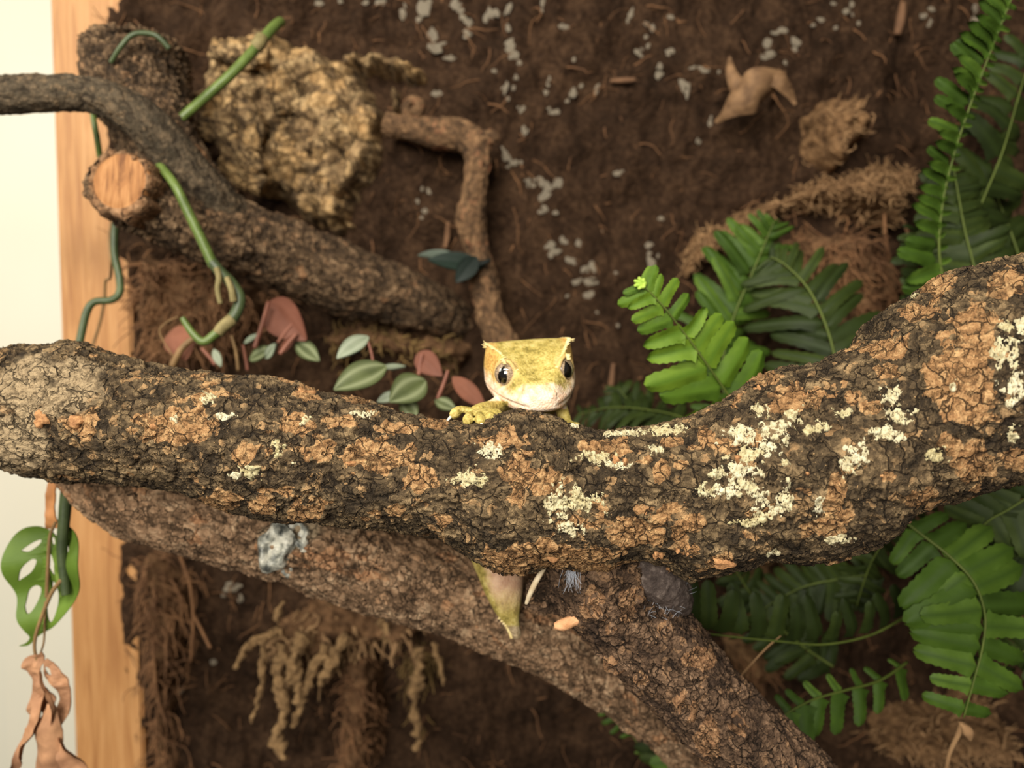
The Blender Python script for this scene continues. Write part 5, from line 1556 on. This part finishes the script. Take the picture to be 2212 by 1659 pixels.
# eyelid rims
for s in (1, -1):
    fw = np.array([s * 0.70, 0.70, 0.10]); fw /= np.linalg.norm(fw)
    up = np.array([0, 0, 1.0]) - fw * fw[2]; up /= np.linalg.norm(up)
    sd = np.cross(fw, up)
    na = 40
    a_ = np.linspace(0, 2 * math.pi, na, endpoint=False)
    cen = EYE[s] + fw * 1.2
    ringc = cen + np.cos(a_)[:, None] * sd * 3.55 + np.sin(a_)[:, None] * up * 4.05
    nb = 10
    b_ = np.linspace(0, 2 * math.pi, nb, endpoint=False)
    rad_dir = (ringc - cen) / np.linalg.norm(ringc - cen, axis=1)[:, None]
    TG = ringc[:, None] + 0.75 * (np.cos(b_)[None, :, None] * rad_dir[:, None] + np.sin(b_)[None, :, None] * fw)
    q = grid_quads(na + 1, nb, True) % (na * nb)
    gm.add(head2w(TG.reshape(-1, 3)), q)

tmp = bpy.data.objects.new('gecko_tmp', gm.mesh('gecko_tmp'))
COL.objects.link(tmp)
bm = bmesh.new(); bm.from_mesh(tmp.data)
bmesh.ops.recalc_face_normals(bm, faces=bm.faces[:])
bm.to_mesh(tmp.data); bm.free()
md = tmp.modifiers.new('r', 'REMESH'); md.mode = 'VOXEL'; md.voxel_size = 0.00032
ms = tmp.modifiers.new('s', 'SMOOTH'); ms.iterations = 3; ms.factor = 0.4
dg = bpy.context.evaluated_depsgraph_get()
gme = bpy.data.meshes.new_from_object(tmp.evaluated_get(dg))
bpy.data.objects.remove(tmp)
gme.name = 'gecko_body'
gme.polygons.foreach_set('use_smooth', np.ones(len(gme.polygons), bool))
GV = np.zeros(len(gme.vertices) * 3, np.float32)
gme.vertices.foreach_get('co', GV)
GV = GV.reshape(-1, 3).astype(float)
GN = np.zeros(len(GV) * 3, np.float32)
gme.vertices.foreach_get('normal', GN)
GN = GN.reshape(-1, 3)
hl = ((GV - HO) @ HR) / mm                           # head coordinates
inhead = (hl[:, 1] > -18) & (np.abs(hl[:, 0]) < 15) & (hl[:, 2] > -10)
gx, gy = proj(GV)
arm = inhead & ((hl[:, 2] < -8.6) | ((gy > 866) & (gx < 1098)) | ((gy > 866) & (gx > 1200) & (hl[:, 2] < -7.4)))
inhead &= ~arm
# pale lips, snout and chin
nzv = fbm(GV * 1000 / 2.6, 4)
lip = inhead * np.clip(sstep(1.2, -1.6, hl[:, 2] + 0.10 * (hl[:, 1] - 8) * 0.4 + 1.8 * nzv) + 0.9 * sstep(12.0, 17.0, hl[:, 1] + 4 * nzv), 0, 1)
# belly side of the trunk and stump
low = sstep(1150, 1200, gy) * (GV[:, 2] < HO[2] - 0.03)
belly = low * sstep(-0.28, 0.12, -GN[:, 1] * 0.55 + GN[:, 0] * 0.75 - 0.18 + 0.25 * nzv) * sstep(1335, 1255, gy + 12 * nzv)
stump = sstep(1348, 1356, gy) * (GV[:, 2] < HO[2] - 0.03)
nost = sum(np.exp(-(np.linalg.norm(hl - np.array([s * 2.6, 17.3, 0.1]), axis=1) / 0.75) ** 2) for s in (1, -1)) * inhead
side = inhead * sstep(9.0, 11.5, np.abs(hl[:, 0])) * sstep(-2, 1, hl[:, 2]) * sstep(6, 0, hl[:, 1])
lid = sum(sstep(5.2, 4.4, np.linalg.norm(hl - (EYE[s] + np.array([s * 1.2, 0.8, 0.0])), axis=1)) for s in (1, -1)) * inhead
for nm_, v_ in (('lip', lip), ('belly', belly), ('stump', stump), ('nostril', nost), ('side', side), ('lid', np.clip(lid, 0, 1))):
    attr(gme, nm_, v_)

M = Mat('gecko_skin', 0.62, 0.3)
big = M.noise(330, 4, 0.6)
med = M.noise(1300, 4, 0.65)
t = M.math('MULTIPLY_ADD', big, 0.65)
M.set(t.node, 2, M.math('MULTIPLY', med, 0.4))
c = M.ramp(t, [(0.40, (126, 112, 52)), (0.52, (178, 158, 84)), (0.66, (204, 186, 118))])
c = M.mix(M.math('MULTIPLY', M.attr('side'), 0.75), c, M.ramp(med, [(0.38, (178, 122, 58)), (0.55, (218, 172, 96))]))
c = M.mix(M.math('MULTIPLY', M.attr('lid'), 0.6), c, (214, 178, 124))
c = M.mix(M.attr('lip'), c, M.ramp(big, [(0.35, (224, 182, 146)), (0.6, (244, 220, 194))]))
c = M.mix(M.attr('belly'), c, M.ramp(big, [(0.35, (178, 138, 110)), (0.62, (206, 170, 138))]))
c = M.mix(M.attr('stump'), c, M.ramp(med, [(0.4, (128, 108, 78)), (0.6, (196, 174, 138))]))
c = M.mix(M.attr('nostril'), c, (150, 66, 44))
M.col(c)
sc1 = M.voro(1500, 'F1')
M.bump(M.math('ADD', M.math('MULTIPLY', sc1, -0.8), M.math('MULTIPLY', big, 0.6)), 0.00028, 0.8)
M.b.inputs['Subsurface Weight'].default_value = 0.18
M.b.inputs['Subsurface Radius'].default_value = (0.0016, 0.0008, 0.0004)
M.b.inputs['Subsurface Scale'].default_value = 1.0
MT['gecko'] = M.m
gk = thing('gecko', 'yellow crested gecko peeking over the thick branch, tailless, with big slit eyes', 'gecko', P(1100, 905, 0.24))
obj('body', gme, MT['gecko'], gk)
MT['claw'] = simple('claw', (226, 214, 182), (244, 238, 220), 300, 0.4, 0).m
obj('claws', claws.mesh('claws'), MT['claw'], gk)

# eyes: pupil slit and iris come from the eyeball's own coordinates
M = Mat('gecko_eye', 0.06, 0.6)
sx = M.nt.nodes.new('ShaderNodeSeparateXYZ')
M.nt.links.new(M.tc.outputs['Object'], sx.inputs[0])
X_, Y_, Z_ = sx.outputs
zz = M.math('MULTIPLY', Z_, 1000)
xx = M.math('ABSOLUTE', M.math('MULTIPLY', X_, 1000))
slit = M.math('SUBTRACT', 1.45, M.math('MULTIPLY', M.math('MULTIPLY', zz, zz), 0.145))
pup = M.step(M.math('SUBTRACT', slit, xx), -0.08, 0.08)
ir = M.noise(1600, 5, 0.7, (0.5, 1, 2.0))
ic = M.ramp(ir, [(0.35, (96, 78, 60)), (0.52, (156, 134, 108)), (0.68, (196, 176, 148))])
M.col(M.mix(pup, ic, (14, 11, 9)))
M.b.inputs['Coat Weight'].default_value = 1.0
M.b.inputs['Coat Roughness'].default_value = 0.02
MT['eye'] = M.m
for s in (1, -1):
    bm = bmesh.new()
    bmesh.ops.create_uvsphere(bm, u_segments=64, v_segments=40, radius=3.75 * mm)
    me = bpy.data.meshes.new('eye')
    bm.to_mesh(me); bm.free()
    me.polygons.foreach_set('use_smooth', [True] * len(me.polygons))
    o = obj('eye', me, MT['eye'])
    fw = HR @ np.array([s * (0.40 if s > 0 else 0.52), 0.85, 0.06]); fw /= np.linalg.norm(fw)
    up = HR[:, 2] - fw * (HR[:, 2] @ fw); up /= np.linalg.norm(up)
    sd = np.cross(fw, up)
    Mx = np.eye(4)
    Mx[:3, 0], Mx[:3, 1], Mx[:3, 2], Mx[:3, 3] = sd, fw, up, head2w(EYE[s] + np.array([s * (0.35 if s < 0 else -0.2), 0.1 if s < 0 else -0.4, 0]))
    o.parent = gk
    o.matrix_parent_inverse = Matrix.Translation(gk.location).inverted()
    o.matrix_basis = Matrix(Mx.tolist())
    o['label'] = 'glossy eye with a dark vertical slit pupil'

# soft spines of the crests and lashes
sp_ = MB()
rr = np.random.default_rng(2)
def spine(base, d, L, r):
    base, d = np.asarray(base, float), np.asarray(d, float)
    d = d / np.linalg.norm(d)
    sp_.tube(head2w(np.array([base - d * 0.3, base + d * L * 0.5, base + d * L + np.array([0, 0, 0.12 * L])])), np.array([r, r * 0.7, r * 0.12]) * mm, 7, 6)
crA = np.array([9.0, 4.5, 0.0, -4.5, -8.5, -12.5])
crW = np.array([5.2, 7.8, 9.8, 11.5, 12.4, 10.8])
crZ = np.array([4.6, 6.9, 8.1, 8.5, 8.4, 7.2])
for s in (1, -1):
    for a_ in np.linspace(8.0, -12, 24):
        w = np.interp(-a_, -crA, crW); z = np.interp(-a_, -crA, crZ)
        L = rr.uniform(0.5, 1.0)
        if -9.5 < a_ < -2: L = rr.uniform(0.7, 1.4)
        spine((s * w, a_, z), (s * 1.0, 0.35, 0.35 + rr.uniform(-0.3, 0.3)), L, 0.34)
    for k in range(5):
        spine((s * (12.0 + 0.15 * k), -6.5 - 0.5 * k, 8.4 - 0.25 * k), (s * 1, rr.uniform(-0.1, 0.5), rr.uniform(-0.2, 0.9)), rr.uniform(1.2, 2.4), 0.36)
    for k in range(8):                                # lashes over the eye
        t_ = k / 7
        spine(EYE[s] + np.array([s * (1.2 + 0.5 * t_), 3.0 - 4.0 * t_, 4.2 + 0.5 * math.sin(3 * t_)]), (s * 0.75, 0.6, -0.05 + rr.uniform(-0.2, 0.3)), rr.uniform(0.7, 1.3), 0.3)
for k in range(12):                                  # row of scales along the stump
    i = int(np.interp(k, [0, 11], [78, 100]))
    base = GB[i][np.argmin(GB[i][:, 0] + 0.4 * GB[i][:, 1])]
    sp_.tube(np.array([base, base + np.array([-0.3, -0.1, 0.0]) * mm, base + np.array([-0.7, -0.2, -0.15]) * mm]), np.array([0.5, 0.4, 0.15]) * mm, 6, 6)
MT['spine'] = simple('spine_skin', (218, 190, 118), (244, 226, 172), 900, 0.6, 0).m
obj('crest_spines', sp_.mesh('crest_spines'), MT['spine'], gk)['kind'] = 'stuff'
